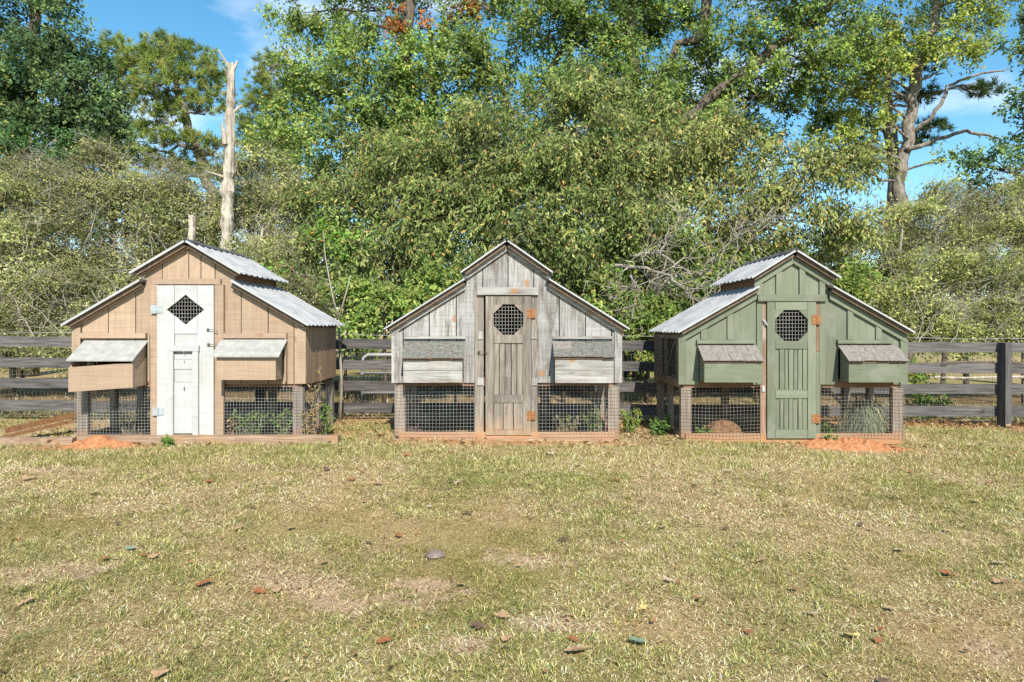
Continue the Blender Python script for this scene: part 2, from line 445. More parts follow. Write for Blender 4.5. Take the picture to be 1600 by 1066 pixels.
def clay_mask(x, y):
    c = np.zeros_like(x)
    for (cx, cy, rx, ry, s) in ((-.1, 6.98, .75, .26, 1.0), (-2.0, 8.7, 1.4, .45, .8), (1.5, 8.6, .9, .6, .9), (5.2, 8.75, 2.6, .5, 1.0), (-5.3, 8.1, 1.2, .35, .5),
                                (3.6, 6.8, .8, .3, .9), (-4.2, 6.7, .7, .25, .9), (-.1, 7.7, 1.3, .7, .4), (3.0, 7.7, 1.3, .7, .8), (-1.9, 7.5, .5, .25, .6), (-.05, 6.86, 1.35, .20, .95)):
        q = ((x - cx) / rx) ** 2 + ((y - cy) / ry) ** 2
        c = np.maximum(c, s * np.clip(1.4 - q + (vnoise(x, y, 5) - .5) * 1.2, 0, 1))
    return c

def green_mask(x, y):
    g = vnoise(x, y, .55) * .45 + vnoise(x + 20, y + 3, 1.6) * .35 + vnoise(x, y + 40, 4.5) * .2
    g = np.clip((g - .33) * 2.6, 0, 1)
    return np.clip(g + .22 * np.exp(-((y - 6.2) / .7) ** 2), 0, 1)

def litter_mask(x, y):
    return np.clip((y - 9.6) / .8 + (vnoise(x, y, 2.2) - .5), 0, 1) * np.clip((16 - y) / 2, 0, 1)

fx = np.concatenate([np.array([-900, -400, -150, -60, -30, -20, -15, -12, -10.5]), np.arange(-9.6, 9.61, .06), np.array([11, 13, 15, 20, 30, 60, 150, 400, 900])])
fy = np.concatenate([np.array([-300, -60, -20, -8, -3, -1]), np.arange(0, 11.41, .06), np.array([12, 13, 14, 16, 20, 26, 40, 80, 200, 600, 1800])])
GX, GY = np.meshgrid(fx, fy)
gx, gy = GX.ravel(), GY.ravel()
gz = ground_h(gx, gy)
gc = np.zeros((len(gx), 3))
gm = green_mask(gx, gy)[:, None]
gc[:] = (1 - gm) * np.array((.36, .27, .14)) + gm * np.array((.22, .205, .075))
bm_ = bare_mask(gx, gy)[:, None]
gc = gc * (1 - bm_) + bm_ * np.array((.43, .32, .22))
lm_ = litter_mask(gx, gy)[:, None] * .8
gc = gc * (1 - lm_) + lm_ * np.array((.16, .11, .06))
cm_ = clay_mask(gx, gy)[:, None]
gc = gc * (1 - cm_) + cm_ * np.array((.40, .22, .115))
W_ = len(fx)
ii = np.arange(len(gx)).reshape(len(fy), W_)
a_, b_, c_, d_ = ii[:-1, :-1].ravel(), ii[:-1, 1:].ravel(), ii[1:, 1:].ravel(), ii[1:, :-1].ravel()
ground = fast_mesh('ground', np.stack([gx, gy, gz], 1), np.concatenate([np.stack([a_, b_, c_], 1), np.stack([a_, c_, d_], 1)]), M['ground'], colors=gc)
ground.data.shade_smooth()
tag(ground, kind='structure')

# ---------------------------------------------------------------- wire panels
def wire_panel(name, mat, parent, o, u, v, lu, lv, su, sv, r=.0026, warp=0.0, seed=0):
    """welded wire sheet: origin o, in-plane unit axes u, v, lengths, spacings; one part"""
    o, u, v = np.array(o, float), np.array(u, float), np.array(v, float)
    nrm = np.cross(u, v)
    rg = random.Random(seed)
    ph = rg.random() * 6
    def pt(a, b):
        w = warp * (math.sin(a * 5.1 + ph) * math.sin(b * 7.3 + ph * 2)) if warp else 0
        w2 = warp * math.sin(a * 6.3 + b * 4 + ph)
        return o + u * (a + .5 * w) + v * (b + .8 * w2) + nrm * w
    mb = MB()
    nu, nv = max(1, round(lu / su)), max(1, round(lv / sv))
    seg = 6 if warp else 1
    for i in range(nu + 1):
        a = lu * i / nu
        for k in range(seg):
            mb.bar(pt(a, lv * k / seg), pt(a, lv * (k + 1) / seg), r, caps=False, up=nrm)
    for j in range(nv + 1):
        b = lv * j / nv
        for k in range(seg):
            mb.bar(pt(lu * k / seg, b), pt(lu * (k + 1) / seg, b), r, caps=False, up=nrm)
    return mb.build(name, mat, parent)

# ---------------------------------------------------------------- coops
Z_RUN = .605          # underside of the hen house
HW = 1.22

class Coop:
    def __init__(s, x, y, label, prm):
        s.root = empty('chicken_coop', (x, y, float(ground_h(x, y)) * .5 + prm.get('dz', 0)))
        tag(s.root, label, 'chicken coop', 'chicken coops in a row along the fence')
        s.__dict__.update(prm)
    def zl(s, x): return s.z_eave + s.s1 * (s.x_eave - abs(x))           # top of lower roof sheet
    def zu(s, x): return s.z_apex - s.s2 * abs(x)                        # top of upper roof sheet
    def top(s, x, inner=None):
        t = .045
        if abs(x) < s.xb or (inner and abs(x) <= s.xb): return s.zu(x) - t
        return s.zl(x) - t
    def board_poly(s, x0, x1, z0, openings=()):
        """front board outline: bottom steps over openings, top follows the roof line"""
        bot = [(x0, None)]
        xs = sorted({x0, x1} | {e for (a, b, z) in openings for e in (a, b) if x0 < e < x1})
        pts = []
        for a, b in zip(xs[:-1], xs[1:]):
            mid = (a + b) / 2
            z = z0
            for (oa, ob, oz) in openings:
                if oa < mid < ob: z = max(z, oz)
            pts += [(a, z), (b, z)]
        brk = []
        for e in (s.xb, 0.0, -s.xb):
            if x0 < e < x1:
                if e == 0: brk.append((0.0, s.zu(0) - .045))
                elif e > 0: brk += [(e, s.zl(e) - .045), (e, s.zu(e) - .045)]
                else: brk += [(e, s.zu(e) - .045), (e, s.zl(e) - .045)]
        mid = (x0 + x1) / 2
        def t(x, inward):
            xx = x + inward * 1e-6
            return s.top(xx)
        pts += [(x1, t(x1, -1))] + brk + [(x0, t(x0, 1))]
        out = []
        for p in pts:
            if not out or (abs(out[-1][0] - p[0]) > 1e-6 or abs(out[-1][1] - p[1]) > 1e-6): out.append(p)
        return out

def build_shell(c, wall, wall_h, side, edges, door_open, box_opens, side_open=False, rake_mat=None, rake_h=.07, gap=.010):
    r = c.root
    op = [door_open] + list(box_opens)
    rg = random.Random(int(c.root.location.x * 100))
    for a, b in zip(edges[:-1], edges[1:]):
        poly = c.board_poly(a + gap / 2, b - gap / 2, Z_RUN, op)
        y0 = rg.uniform(-.003, .003)
        MB().prism(poly, y0, y0 + .022).build('wall_board', wall, r)
    # rear wall boards
    xs = np.linspace(-HW + .03, HW - .03, 10)
    for a, b in zip(xs[:-1], xs[1:]):
        poly = c.board_poly(a + .003, b - .003, Z_RUN)
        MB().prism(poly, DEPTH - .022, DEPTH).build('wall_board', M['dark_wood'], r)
    # side walls
    zt = c.top(HW - .001) - .012
    ys = np.linspace(.025, DEPTH - .025, 6)
    for sx in (-1, 1):
        if side_open and sx == -1: continue
        x0, x1 = (sx * (HW - .022), sx * HW) if sx > 0 else (-HW, -HW + .022)
        for a, b in zip(ys[:-1], ys[1:]):
            box('wall_board', side, r, x0, x1, a + .003, b - .003, Z_RUN - rg.uniform(0, .01), zt)
    # floor of the hen house and the joists round it
    box('floor_sheet', M['bare_h'], r, -HW + .03, HW - .03, .03, DEPTH - .03, Z_RUN + .035, Z_RUN + .055)
    box('joist', M['bare_h'], r, -HW + .05, HW - .05, .024, .062, Z_RUN - .035, Z_RUN + .034)
    box('joist', M['bare_h'], r, -HW + .05, HW - .05, DEPTH - .062, DEPTH - .024, Z_RUN - .035, Z_RUN + .034)
    # roof sheets: corrugated, ribs running down the slope; two sheets side by side on each slope
    f, bk = -.10, DEPTH + .17
    mid = (f + bk) / 2
    def sheet(xa, za, xb_, zb_, ya, yb, lift=0.0):
        per, amp, th = .150, .010, .005
        n = int(round((yb - ya) / per * 10))
        yy = np.linspace(ya, yb, n + 1)
        prof = np.array([amp * max(-.35, min(1, 2.6 * math.cos(2 * math.pi * (q - f) / per) - 1.1)) for q in yy]) + lift
        mb = MB(); vs = []
        for q, h in zip(yy, prof):
            vs += [(xa, q, za + h), (xb_, q, zb_ + h), (xb_, q, zb_ + h - th), (xa, q, za + h - th)]
        fs = []
        for i in range(n):
            a, b = 4 * i, 4 * i + 4
            fs += [(a, a + 1, b + 1, b), (a + 1, a + 2, b + 2, b + 1), (a + 2, a + 3, b + 3, b + 2), (a + 3, a, b, b + 3)]
        fs += [(0, 3, 2, 1), (4 * n, 4 * n + 1, 4 * n + 2, 4 * n + 3)]
        o = mb.add(vs, fs).build('roof_sheet', M['metal'], r)
        return o
    for sx in (-1, 1):
        for (ya, yb, lift) in ((f, mid + .03, 0), (mid - .02, bk, .006)):
            sheet(sx * c.x_eave, c.z_eave, sx * (c.xb - .02), c.zl(c.xb - .02), ya, yb, lift)
            sheet(sx * c.x_up, c.zu(c.x_up), 0.0 + sx * .004, c.zu(0), ya, yb, lift)
        # bright folded edge on the front rake of each sheet
        MB().bar((sx * c.x_eave, f - .004, c.z_eave - .002), (sx * (c.xb + .005), f - .004, c.zl(c.xb + .005) - .002), .012, c.edge_h, up=(0, 0, 1)).build('rake_flashing', M['metal_edge'], r)
        MB().bar((sx * c.x_up, f - .004, c.zu(c.x_up) - .002), (sx * .01, f - .004, c.zu(.01) - .002), .012, c.edge_h, up=(0, 0, 1)).build('rake_flashing', M['metal_edge'], r)
        # purlin boards under the sheets, set back from the edge
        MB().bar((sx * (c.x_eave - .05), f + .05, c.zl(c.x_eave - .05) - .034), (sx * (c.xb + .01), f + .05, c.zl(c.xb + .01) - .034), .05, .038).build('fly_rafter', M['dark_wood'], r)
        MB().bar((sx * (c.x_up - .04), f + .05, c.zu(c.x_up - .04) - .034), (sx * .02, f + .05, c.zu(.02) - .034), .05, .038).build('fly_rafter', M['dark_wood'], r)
        # rake boards on the wall face
        if rake_mat:
            def rake(xa, xb_, fn):
                d = .050
                MB().prism([(xa, fn(xa) - d - rake_h), (xb_, fn(xb_) - d - rake_h), (xb_, fn(xb_) - d), (xa, fn(xa) - d)][::(1 if xb_ > xa else -1)], -.030, -.006).build('rake_board', rake_mat, r)
            rake(sx * (c.x_eave - .045), sx * (c.xb + .004), c.zl)
            rake(sx * (c.xb + .03), sx * .002, c.zu)
        # upright face between lower and upper roof
        xk = c.xb - .012
        MB().box(min(sx * xk, sx * (xk - .02)), max(sx * xk, sx * (xk - .02)), .03, DEPTH - .03, c.zl(c.xb) - .03, c.zu(c.xb) - .03).build('clerestory_board', M['bare_h'], r)
        # rafter under the eave
        MB().bar((sx * (HW - .03), .0 + .02, c.zl(HW - .03) - .05), (sx * (HW - .03), DEPTH, c.zl(HW - .03) - .05), .04, .05).build('eave_board', M['bare_h'], r)
    # ridge cap
    mb = MB()
    for sx in (-1, 1):
        mb.add([(0, f - .012, c.zu(0) + .022), (sx * .075, f - .012, c.zu(.075) + .02), (sx * .075, bk + .01, c.zu(.075) + .02), (0, bk + .01, c.zu(0) + .022),
                (0, f - .012, c.zu(0) + .014), (sx * .075, f - .012, c.zu(.075) + .012), (sx * .075, bk + .01, c.zu(.075) + .012), (0, bk + .01, c.zu(0) + .014)],
               [(0, 1, 2, 3), (7, 6, 5, 4), (0, 4, 5, 1), (1, 5, 6, 2), (2, 6, 7, 3)])
    mb.build('ridge_cap', M['cap'], r)

def build_run(c, dx0, dx1, post_mat, sill_mat, wire_mat, corner_w=.11, warp=0.0, sp=.034, sill_h=.085, wire_l=True):
    """the wired run below: corner posts, sills, mesh on front, sides and back"""
    r = c.root
    H = Z_RUN - .002
    for sx in (-1, 1):
        xo = sx * (HW - .03); xi = sx * (HW - .03 - corner_w)
        box('post', post_mat, r, min(xo, xi), max(xo, xi), .006, .075, -.02, H - .034)
        box('post', post_mat, r, min(xo, xo - sx * .08), max(xo, xo - sx * .08), DEPTH - .1, DEPTH - .02, -.02, H - .034)
        box('post', post_mat, r, min(xo, xo - sx * .06), max(xo, xo - sx * .06), .58, .65, -.02, H - .034)
        box('sill_board', sill_mat, r, min(xo - sx * .002, xo - sx * .04), max(xo - sx * .002, xo - sx * .04), .08, DEPTH - .11, -.01, .075)
        MB().bar((sx * (HW - .08), DEPTH - .06, .25), (sx * (HW - .42), DEPTH - .06, Z_RUN - .04), .05, .035).build('brace', M['post'], r)
        wire_panel('wire_mesh', wire_mat, r, (sx * (HW - .022), .02, .02), (0, 1, 0), (0, 0, 1), DEPTH - .06, Z_RUN - .05, sp * 2, sp * 2, .0018, seed=int(sx * 3 + 9))
    for px in (-.35, .45):
        box('post', post_mat, r, px - .04, px + .04, DEPTH - .1, DEPTH - .02, -.02, H - .034)
    wire_panel('wire_mesh', wire_mat, r, (-HW + .05, DEPTH - .012, .04), (1, 0, 0), (0, 0, 1), 2 * HW - .1, Z_RUN - .06, .1, .1, .0018)
    xl, xr = -(HW - .03), (HW - .03)
    box('sill_board', sill_mat, r, xl + .045, xr - .045, -.022, .004, -.03, sill_h)
    wire_panel('wire_mesh', wire_mat, r, (xl + .0, -.027, .03), (1, 0, 0), (0, 0, 1), dx0 - xl, Z_RUN - .05, sp, sp, .0022, warp=warp, seed=3)
    wire_panel('wire_mesh', wire_mat, r, (dx1, -.027, .03), (1, 0, 0), (0, 0, 1), xr - dx1, Z_RUN - .05, sp, sp, .0022, warp=warp * .5, seed=5)

def nest_box(c, x0, x1, zb, zf, zw, p, mat, mat_h, lid, lid_oh=.03, drop=0.0, gap=0.0, label=None, boards=1, shingle_mat=None, lid_p=.05, lid_x=(0, 0)):
    """x0..x1, bottom zb, front top zf, wall-side top zw, stands p out from the wall.  drop: how far the left end of the front sags"""
    r = c.root
    y1, y0 = -.024, -.024 - p
    nb = MB().add([(x0 + .021, y1, zb), (x1 - .021, y1, zb), (x1 - .021, y0 + .01, zb - drop * .2), (x0 + .021, y0 + .01, zb - drop * .9),
              (x0 + .021, y1, zb + .02), (x1 - .021, y1, zb + .02), (x1 - .021, y0 + .01, zb + .02 - drop * .2), (x0 + .021, y0 + .01, zb + .02 - drop * .9)],
             [(0, 1, 2, 3), (7, 6, 5, 4), (0, 4, 5, 1), (1, 5, 6, 2), (2, 6, 7, 3), (3, 7, 4, 0)]).build('nest_box', M['bare_h'], r)
    if label: nb['label'] = label
    for (xa, xb_, dz) in ((x0, x0 + .02, drop), (x1 - .02, x1, drop * .15)):
        MB().prism_x([(y1, zb), (y1, zw), (y0, zf - dz), (y0, zb - dz)], xa, xb_).build('side_board', mat, nb)
    # front boards
    e = .004
    hs = np.linspace(0, 1, boards + 1)
    for a, b in zip(hs[:-1], hs[1:]):
        za, zb_ = zb + (zf - gap - zb) * a, zb + (zf - gap - zb) * b - (.004 if b < 1 else 0)
        MB().prism([(x0 - e, za - drop), (x1 + e, za - drop * .15), (x1 + e, zb_ - drop * .15), (x0 - e, zb_ - drop)], y0 - .02, y0 - .001).build('front_board', mat_h, nb)
    # lid
    la, lb = x0 - lid_oh + lid_x[0], x1 + lid_oh + lid_x[1]
    yo = y0 - lid_p
    sl = (zw - zf) / p
    z_in, z_out = zw + .022, zf + .022 - sl * lid_p
    if lid == 'metal':
        MB().prism_x([(y1 - .002, z_in), (yo, z_out), (yo, z_out - .012), (y1 - .002, z_in - .012)], la, lb).build('lid', M['lid_metal'], nb)
    else:
        MB().prism_x([(y1 - .002, z_in - .003), (yo + .01, z_out - .003), (yo + .01, z_out - .018), (y1 - .002, z_in - .018)], la + .008, lb - .008).build('lid', M['bare_h'], nb)
        rg = random.Random(int(x0 * 100) + 5)
        rows = 2
        for k in range(rows):
            ya, yb = y1 + (yo - .008 - y1) * k / rows + (.02 if k else 0) , y1 + (yo - .012 - y1) * (k + 1) / rows
            zz = lambda y, d=0: z_in + (z_out - z_in) * (y - y1) / (yo - y1) + .004 + .007 * (1 - k) * 0 + d
            n = 5 if lid == 'shingle' else 3
            cuts = [la] + sorted(la + (lb - la) * (i + .5 * (k % 2) * .8) / n + rg.uniform(-.01, .01) for i in range(1, n)) + [lb]
            for a, b in zip(cuts[:-1], cuts[1:]):
                d = rg.uniform(0, .006) + .005 * k
                j = rg.uniform(-.008, .006)
                MB().prism_x([(ya, zz(ya) + .001 + .004 * k), (yb + j, zz(yb + j) + d + .006), (yb + j, zz(yb + j) + d), (ya, zz(ya) - .003)], a + .002, b - .002).build('shingle', shingle_mat if rg.random() < .75 else M['shingle'], nb)
    return nb

def hinge(parent, mat, x, z, w, h, y):
    mb = MB()
    mb.box(x - w / 2, x - .006, y - .004, y, z - h / 2, z + h / 2)
    mb.box(x + .006, x + w / 2, y - .0042, y, z - h / 2 + .004, z + h / 2 - .002)
    mb.tube([(x, y - .006, z - h / 2), (x, y - .006, z + h / 2)], [.006, .006], 8)
    for sx in (-1, 1):
        for sz in (-1, 1):
            mb.tube([(x + sx * w * .3, y - .003, z + sz * h * .28), (x + sx * w * .3, y - .008, z + sz * h * .28)], [.006, .004], 6)
    return mb.build('hinge', mat, parent)

def hook_latch(parent, x, z, y, ln=.07):
    mb = MB()
    mb.tube([(x - ln / 2, y - .004, z), (x - ln / 2, y - .02, z + .004), (x, y - .024, z + .004), (x + ln / 2, y - .02, z - .006), (x + ln / 2 - .008, y - .012, z - .02)], [.0035] * 5, 6)
    mb.box(x - ln / 2 - .012, x - ln / 2 + .012, y - .005, y, z - .016, z + .016)
    return mb.build('latch', M['dark_metal'], parent)

def handle(parent, x, z, y, h=.07, mat=None):
    mb = MB()
    mb.tube([(x, y, z + h / 2), (x, y - .025, z + h / 2 - .006), (x + .006, y - .03, z), (x, y - .025, z - h / 2 + .006), (x, y, z - h / 2)], [.004] * 5, 6)
    return mb.build('handle', mat or M['dark_metal'], parent)

# --- coop 1: tan with white door
cx, cy = COOPS[0]
c1 = Coop(cx, cy, 'tan painted wooden chicken coop with a white door and diamond window', dict(
    x_eave=1.28, z_eave=1.222, s1=.578, s2=.59, z_apex=2.10, xb=.47, x_up=.575, edge_h=.022))
px1 = lambda q: (q - 296.5) / FPX * 6.96
E1 = [-HW] + [px1(q) for q in (128, 169.5, 212, 253.6, 295, 314, 336, 377, 419, 459.5)] + [HW]
build_shell(c1, M['tan'], M['tan_h'], M['tan_side'], E1, (px1(243), px1(342), 1.64), [(-1.0, -.42, 1.05)], rake_mat=M['tan_h'], rake_h=.022)
build_run(c1, px1(238.5), px1(352), M['post'], M['sill'], M['wire'], sp=.033, sill_h=.075, warp=.004)
r1 = c1.root
for (a, b) in ((238.5, 250), (338.5, 352)):
    box('door_post', M['tan'], r1, px1(a), px1(b), -.045, -.005, .0, 1.645)
box('header_board', M['tan_h'], r1, px1(242), px1(347), -.046, -.004, 1.648, 1.705)
for sx in (-1, 1):
    box('corner_trim', M['tan'], r1, min(sx * (HW - .085), sx * (HW + .004)), max(sx * (HW - .085), sx * (HW + .004)), -.022, -.004, Z_RUN + .004, c1.zl(HW) - .06)
box('threshold_board', M['tan_h'], r1, px1(250.5), px1(338), -.04, -.024, -.02, .06)
# the white door
dx0, dx1, dz0, dz1 = px1(250.5), px1(338), .068, 1.636
dy = -.046
wd = box('door', M['white'], r1, dx0 + .004, dx1 - .004, dy + .001, dy + .012, dz0 + .006, 1.18)
wd['label'] = 'white painted plank door with a diamond wire window'
ccx, ccz, hx, hz = px1(294.5), EYE + (HORIZ - 484.5) / FPX * 6.92, .197, .158
s0, s1_ = px1(277), px1(313)
top_y = (dy - .016, dy + .012)
def notch(side):
    """stile with the corner of the diamond cut out of it"""
    if side < 0:
        k = (s0 - (ccx - hx)) / hx * hz
        return [(dx0, dz0), (s0, dz0), (s0, ccz - k), (ccx - hx, ccz), (s0, ccz + k), (s0, dz1), (dx0, dz1)]
    k = ((ccx + hx) - s1_) / hx * hz
    return [(s1_, dz0), (dx1, dz0), (dx1, dz1), (s1_, dz1), (s1_, ccz + k), (ccx + hx, ccz), (s1_, ccz - k)]
MB().prism(notch(-1), dy - .018, dy).build('stile', M['white'], wd)
MB().prism(notch(1), dy - .018, dy).build('stile', M['white'], wd)
kl = (s0 - (ccx - hx)) / hx * hz; kr = ((ccx + hx) - s1_) / hx * hz
g_ = .0045
zmid = EYE + (HORIZ - 522) / FPX * 6.92
MB().prism([(s0 + g_, ccz + kl), (ccx, ccz + hz), (s1_ - g_, ccz + kr), (s1_ - g_, dz1), (s0 + g_, dz1)], dy - .017, dy).build('door_board', M['white'], wd)
MB().prism([(s0 + g_, zmid), (s1_ - g_, zmid), (s1_ - g_, ccz - kr), (ccx, ccz - hz), (s0 + g_, ccz - kl)], dy - .0165, dy).build('door_board', M['white'], wd)
MB().box(s0 + g_, s1_ - g_, dy - .010, dy, 1.0, zmid - .004).build('door_board', M['white'], wd)
# little pop door framed on the lower half
q0, q1, q2, q3 = px1(270), px1(277.5), px1(307.5), px1(317)
zt_, zb_ = EYE + (HORIZ - 540) / FPX * 6.92, EYE + (HORIZ - 549) / FPX * 6.92
MB().box(q0, q3, dy - .050, dy - .019, zb_, zt_).build('trim_board', M['white'], wd)
MB().box(q0 + .006, q1, dy - .050, dy - .019, dz0 - .012, zb_ - .002).build('trim_board', M['white'], wd)
MB().box(q2, q3 - .006, dy - .050, dy - .019, dz0 - .012, zb_ - .002).build('trim_board', M['white'], wd)
zz = [dz0 + .03, EYE + (HORIZ - 597) / FPX * 6.92, EYE + (HORIZ - 577) / FPX * 6.92, EYE + (HORIZ - 561.5) / FPX * 6.92, zb_ - .03]
for i, (a, b) in enumerate(zip(zz[:-1], zz[1:])):
    MB().box(q1 + .002, q2 - .002, dy - .02 - (.006 if i in (0, 2) else 0), dy - .012, a, b - .003).build('pop_door_board', M['white'], wd)
handle(wd, px1(294), EYE + (HORIZ - 556) / FPX * 6.92, dy - .022, .13, M['steel'])
handle(wd, px1(294), EYE + (HORIZ - 607) / FPX * 6.92, dy - .022, .03)
wire_panel('wire_mesh', M['window_wire'], wd, (ccx - hx, dy + .004, ccz - hz), (1, 0, 0), (0, 0, 1), 2 * hx, 2 * hz, .030, .038, .0031)
h_ = hinge(wd, M['steel'], px1(250), EYE + (HORIZ - 484) / FPX * 6.92, .12, .085, dy - .019)
hinge(wd, M['steel'], px1(252.5), EYE + (HORIZ - 643) / FPX * 6.92, .12, .085, dy - .019)
hook_latch(wd, px1(337), EYE + (HORIZ - 516) / FPX * 6.92, dy - .019, .1)
hook_latch(wd, px1(337), EYE + (HORIZ - 539) / FPX * 6.92, dy - .019, .09)
# trims and nest boxes
box('trim_board', M['tan_h'], r1, -1.13, -.44, -.05, -.006, 1.085, 1.14)
box('trim_board', M['tan_h'], r1, .355, 1.03, -.05, -.006, 1.085, 1.14)
box('trim_board', M['tan'], r1, -.415, -.395, -.05, -.006, .63, 1.12)
box('trim_board', M['tan'], r1, 1.01, 1.028, -.05, -.006, .63, 1.083)
nest_box(c1, -1.08, -.44, .60, .88, 1.04, .24, M['tan'], M['tan_h'], 'metal', lid_oh=.0, drop=.055, gap=.03, label='sagging tan nest box with its front hanging down at the left', lid_p=.05, lid_x=(-.01, .02))
nest_box(c1, .395, .985, .665, .925, 1.055, .20, M['tan'], M['tan_h'], 'metal', lid_oh=.05, gap=.012, lid_p=.06, label='tan nest box with a metal lid right of the white door')

# --- coop 2: bare grey
cx, cy = COOPS[1]
c2 = Coop(cx, cy, 'unpainted grey weathered chicken coop with an octagonal door window', dict(
    x_eave=1.29, z_eave=1.178, s1=.622, s2=.70, z_apex=2.112, xb=.44, x_up=.485, edge_h=.013))
px2 = lambda q: (q - 792) / FPX * 7.06
E2 = [-HW] + [px2(q) for q in (630, 671, 713, 754.5, 794, 834, 874, 915, 955.5)] + [HW]
build_shell(c2, M['grey'], M['grey_h'], M['tan_side'], E2, (px2(747), px2(839), 1.57), [(-1.06, -.46, 1.0), (.5, 1.10, 1.0)], rake_mat=M['grey_h'], rake_h=.055)
build_run(c2, px2(741), px2(842), M['post'], M['sill'], M['wire'], sp=.037, warp=.003)
r2 = c2.root
py2 = lambda q: EYE + (HORIZ - q) / FPX * 7.04
box('door_post', M['grey_door'], r2, px2(742), px2(756), -.02, .03, .0, 1.575)
box('door_post', M['grey_door'], r2, px2(830.5), px2(840), -.02, .03, .0, 1.575)
box('header_board', M['grey_h'], r2, px2(745.5), px2(841), -.05, -.006, py2(462), py2(450))
for sx in (-1, 1):
    box('corner_trim', M['grey'], r2, min(sx * (HW - .075), sx * (HW + .004)), max(sx * (HW - .075), sx * (HW + .004)), -.022, -.004, Z_RUN + .002, c2.zl(HW) - .06)
for (a, b, z) in ((747, 755, 525), (830.5, 839.5, 524), (746, 756, 597), (830.5, 839.5, 597)):
    box('spacer_block', M['grey'], r2, px2(a), px2(b), -.032, -.021, py2(z + 6), py2(z - 6))
def plank_door(c, px, py, X, stile, Ys, mat, mat_h, seed, label, fy, tri=.098, n_up=6, n_low=4, wire=None):
    """framed door: stiles, rails, upright boards, corner blocks making an eight-sided window with wire"""
    r = c.root
    (x0, x1), (yt, w0, w1, m1, l0, l1, b0, yb) = X, Ys
    xa, xb_ = px(x0), px(x1); sa, sb = px(x0 + stile), px(x1 - stile)
    rg = random.Random(seed)
    d = box('door', mat, r, xa, sa, fy - .022, fy, py(yb), py(yt))     # hinge-side stile carries the rest
    d['label'] = label
    box('stile', mat, d, sb, xb_, fy - .022, fy, py(yb), py(yt))
    g = .004
    for (a, b) in ((w0, yt), (m1, w1), (l1, l0), (yb, b0)):
        box('rail', mat_h, d, sa + g, sb - g, fy - .021, fy, py(a), py(b))
    za, zb = py(w1), py(w0); t = tri
    for poly in ([(sa, zb - t), (sa + t, zb), (sa, zb)], [(sb - t, zb), (sb, zb - t), (sb, zb)],
                 [(sa, za), (sa + t, za), (sa, za + t)], [(sb - t, za), (sb, za), (sb, za + t)]):
        MB().prism([(p[0] * .999 + (sa + sb) / 2 * .001, p[1]) for p in poly], fy - .019, fy - .001).build('corner_block', mat_h, d)
    for (z0, z1, n) in ((py(l0), py(m1), n_up), (py(b0), py(l1), n_low)):
        cuts = [sa] + sorted(sa + (sb - sa) * i / n + rg.uniform(-.006, .006) for i in range(1, n)) + [sb]
        for a, b in zip(cuts[:-1], cuts[1:]):
            yy = fy - .010 + rg.uniform(-.005, .004)
            box('door_board', mat, d, a + g, b - g, yy, fy + .004, z0 + .002, z1 - .002)
    wire_panel('wire_mesh', M['window_wire'], d, (sa - .01, fy + .003, za - .01), (1, 0, 0), (0, 0, 1), sb - sa + .02, zb - za + .02, .032, .038, .0031)
    return d
d2 = plank_door(c2, px2, py2, (759, 830), 12.5, (463.5, 476.5, 524, 537, 618, 630, 672, 680.5), M['grey_door'], M['grey_door'], 4, 'weathered grey plank door stained orange with clay at its foot', -.012, n_up=5, n_low=3)
hinge(d2, M['rust'], px2(830), py2(491), .09, .10, -.036)
hinge(d2, M['rust'], px2(830), py2(650), .09, .10, -.036)
hook_latch(d2, px2(755), py2(551), -.036, .09)
handle(d2, px2(791), py2(641), -.022, .07, M['rust'])
nest_box(c2, -1.07, -.465, .62, .895, 1.02, .13, M['grey'], M['grey_h'], 'loose', boards=2, shingle_mat=M['shingle_b'], lid_oh=.02, lid_p=.045, gap=.02, label='grey nest box under a curling shingle lid left of the grey door')
nest_box(c2, .505, 1.10, .62, .90, 1.02, .16, M['grey'], M['grey_h'], 'loose', boards=2, shingle_mat=M['shingle_b'], lid_oh=.02, lid_p=.045, gap=.012, label='grey nest box with a shingle lid right of the grey door')
box('trim_board', M['grey_h'], r2, -1.09, -.44, -.03, -.006, 1.075, 1.10)
box('trim_board', M['grey_h'], r2, .49, 1.12, -.03, -.006, 1.075, 1.10)

# --- coop 3: green
cx, cy = COOPS[2]
c3 = Coop(cx, cy, 'sage green board and batten chicken coop with an octagonal door window', dict(
    x_eave=1.25, z_eave=1.165, s1=.568, s2=.62, z_apex=2.035, xb=.385, x_up=.47, edge_h=.016, dz=-.005))
px3 = lambda q: (q - 1238) / FPX * 7.10
E3 = [-HW] + [px3(q) for q in (1103, 1144, 1190, 1220, 1252.5, 1283.5, 1327.5, 1371.5)] + [HW]
build_shell(c3, M['green'], M['green_h'], M['tan_side'], E3, (px3(1187), px3(1281), 1.545), [(-1.0, -.42, .98), (.49, 1.08, .98)], side_open=True, rake_mat=M['green_h'], rake_h=.085)
build_run(c3, px3(1187), px3(1281), M['post'], M['sill'], M['wire_brown'], sp=.036, warp=.010)
r3 = c3.root
py3 = lambda q: EYE + (HORIZ - q) / FPX * 7.08 - c3.root.location.z
for q in (1099, 1140, 1186, 1216, 1252.5, 1283.5, 1327.5, 1371.5):
    xx = px3(q)
    a, b = xx - .03, xx + .03
    if px3(1187) < xx < px3(1281): z0 = py3(461)
    elif -1.03 < xx < -.40 or .45 < xx < 1.1: z0 = 1.088
    else: z0 = Z_RUN + .002
    poly = c3.board_poly(a, b, z0)
    MB().prism([(p[0], p[1] - (.02 if p[1] > z0 + .05 else 0)) for p in poly], -.022, -.004).build('batten', M['green'], r3)
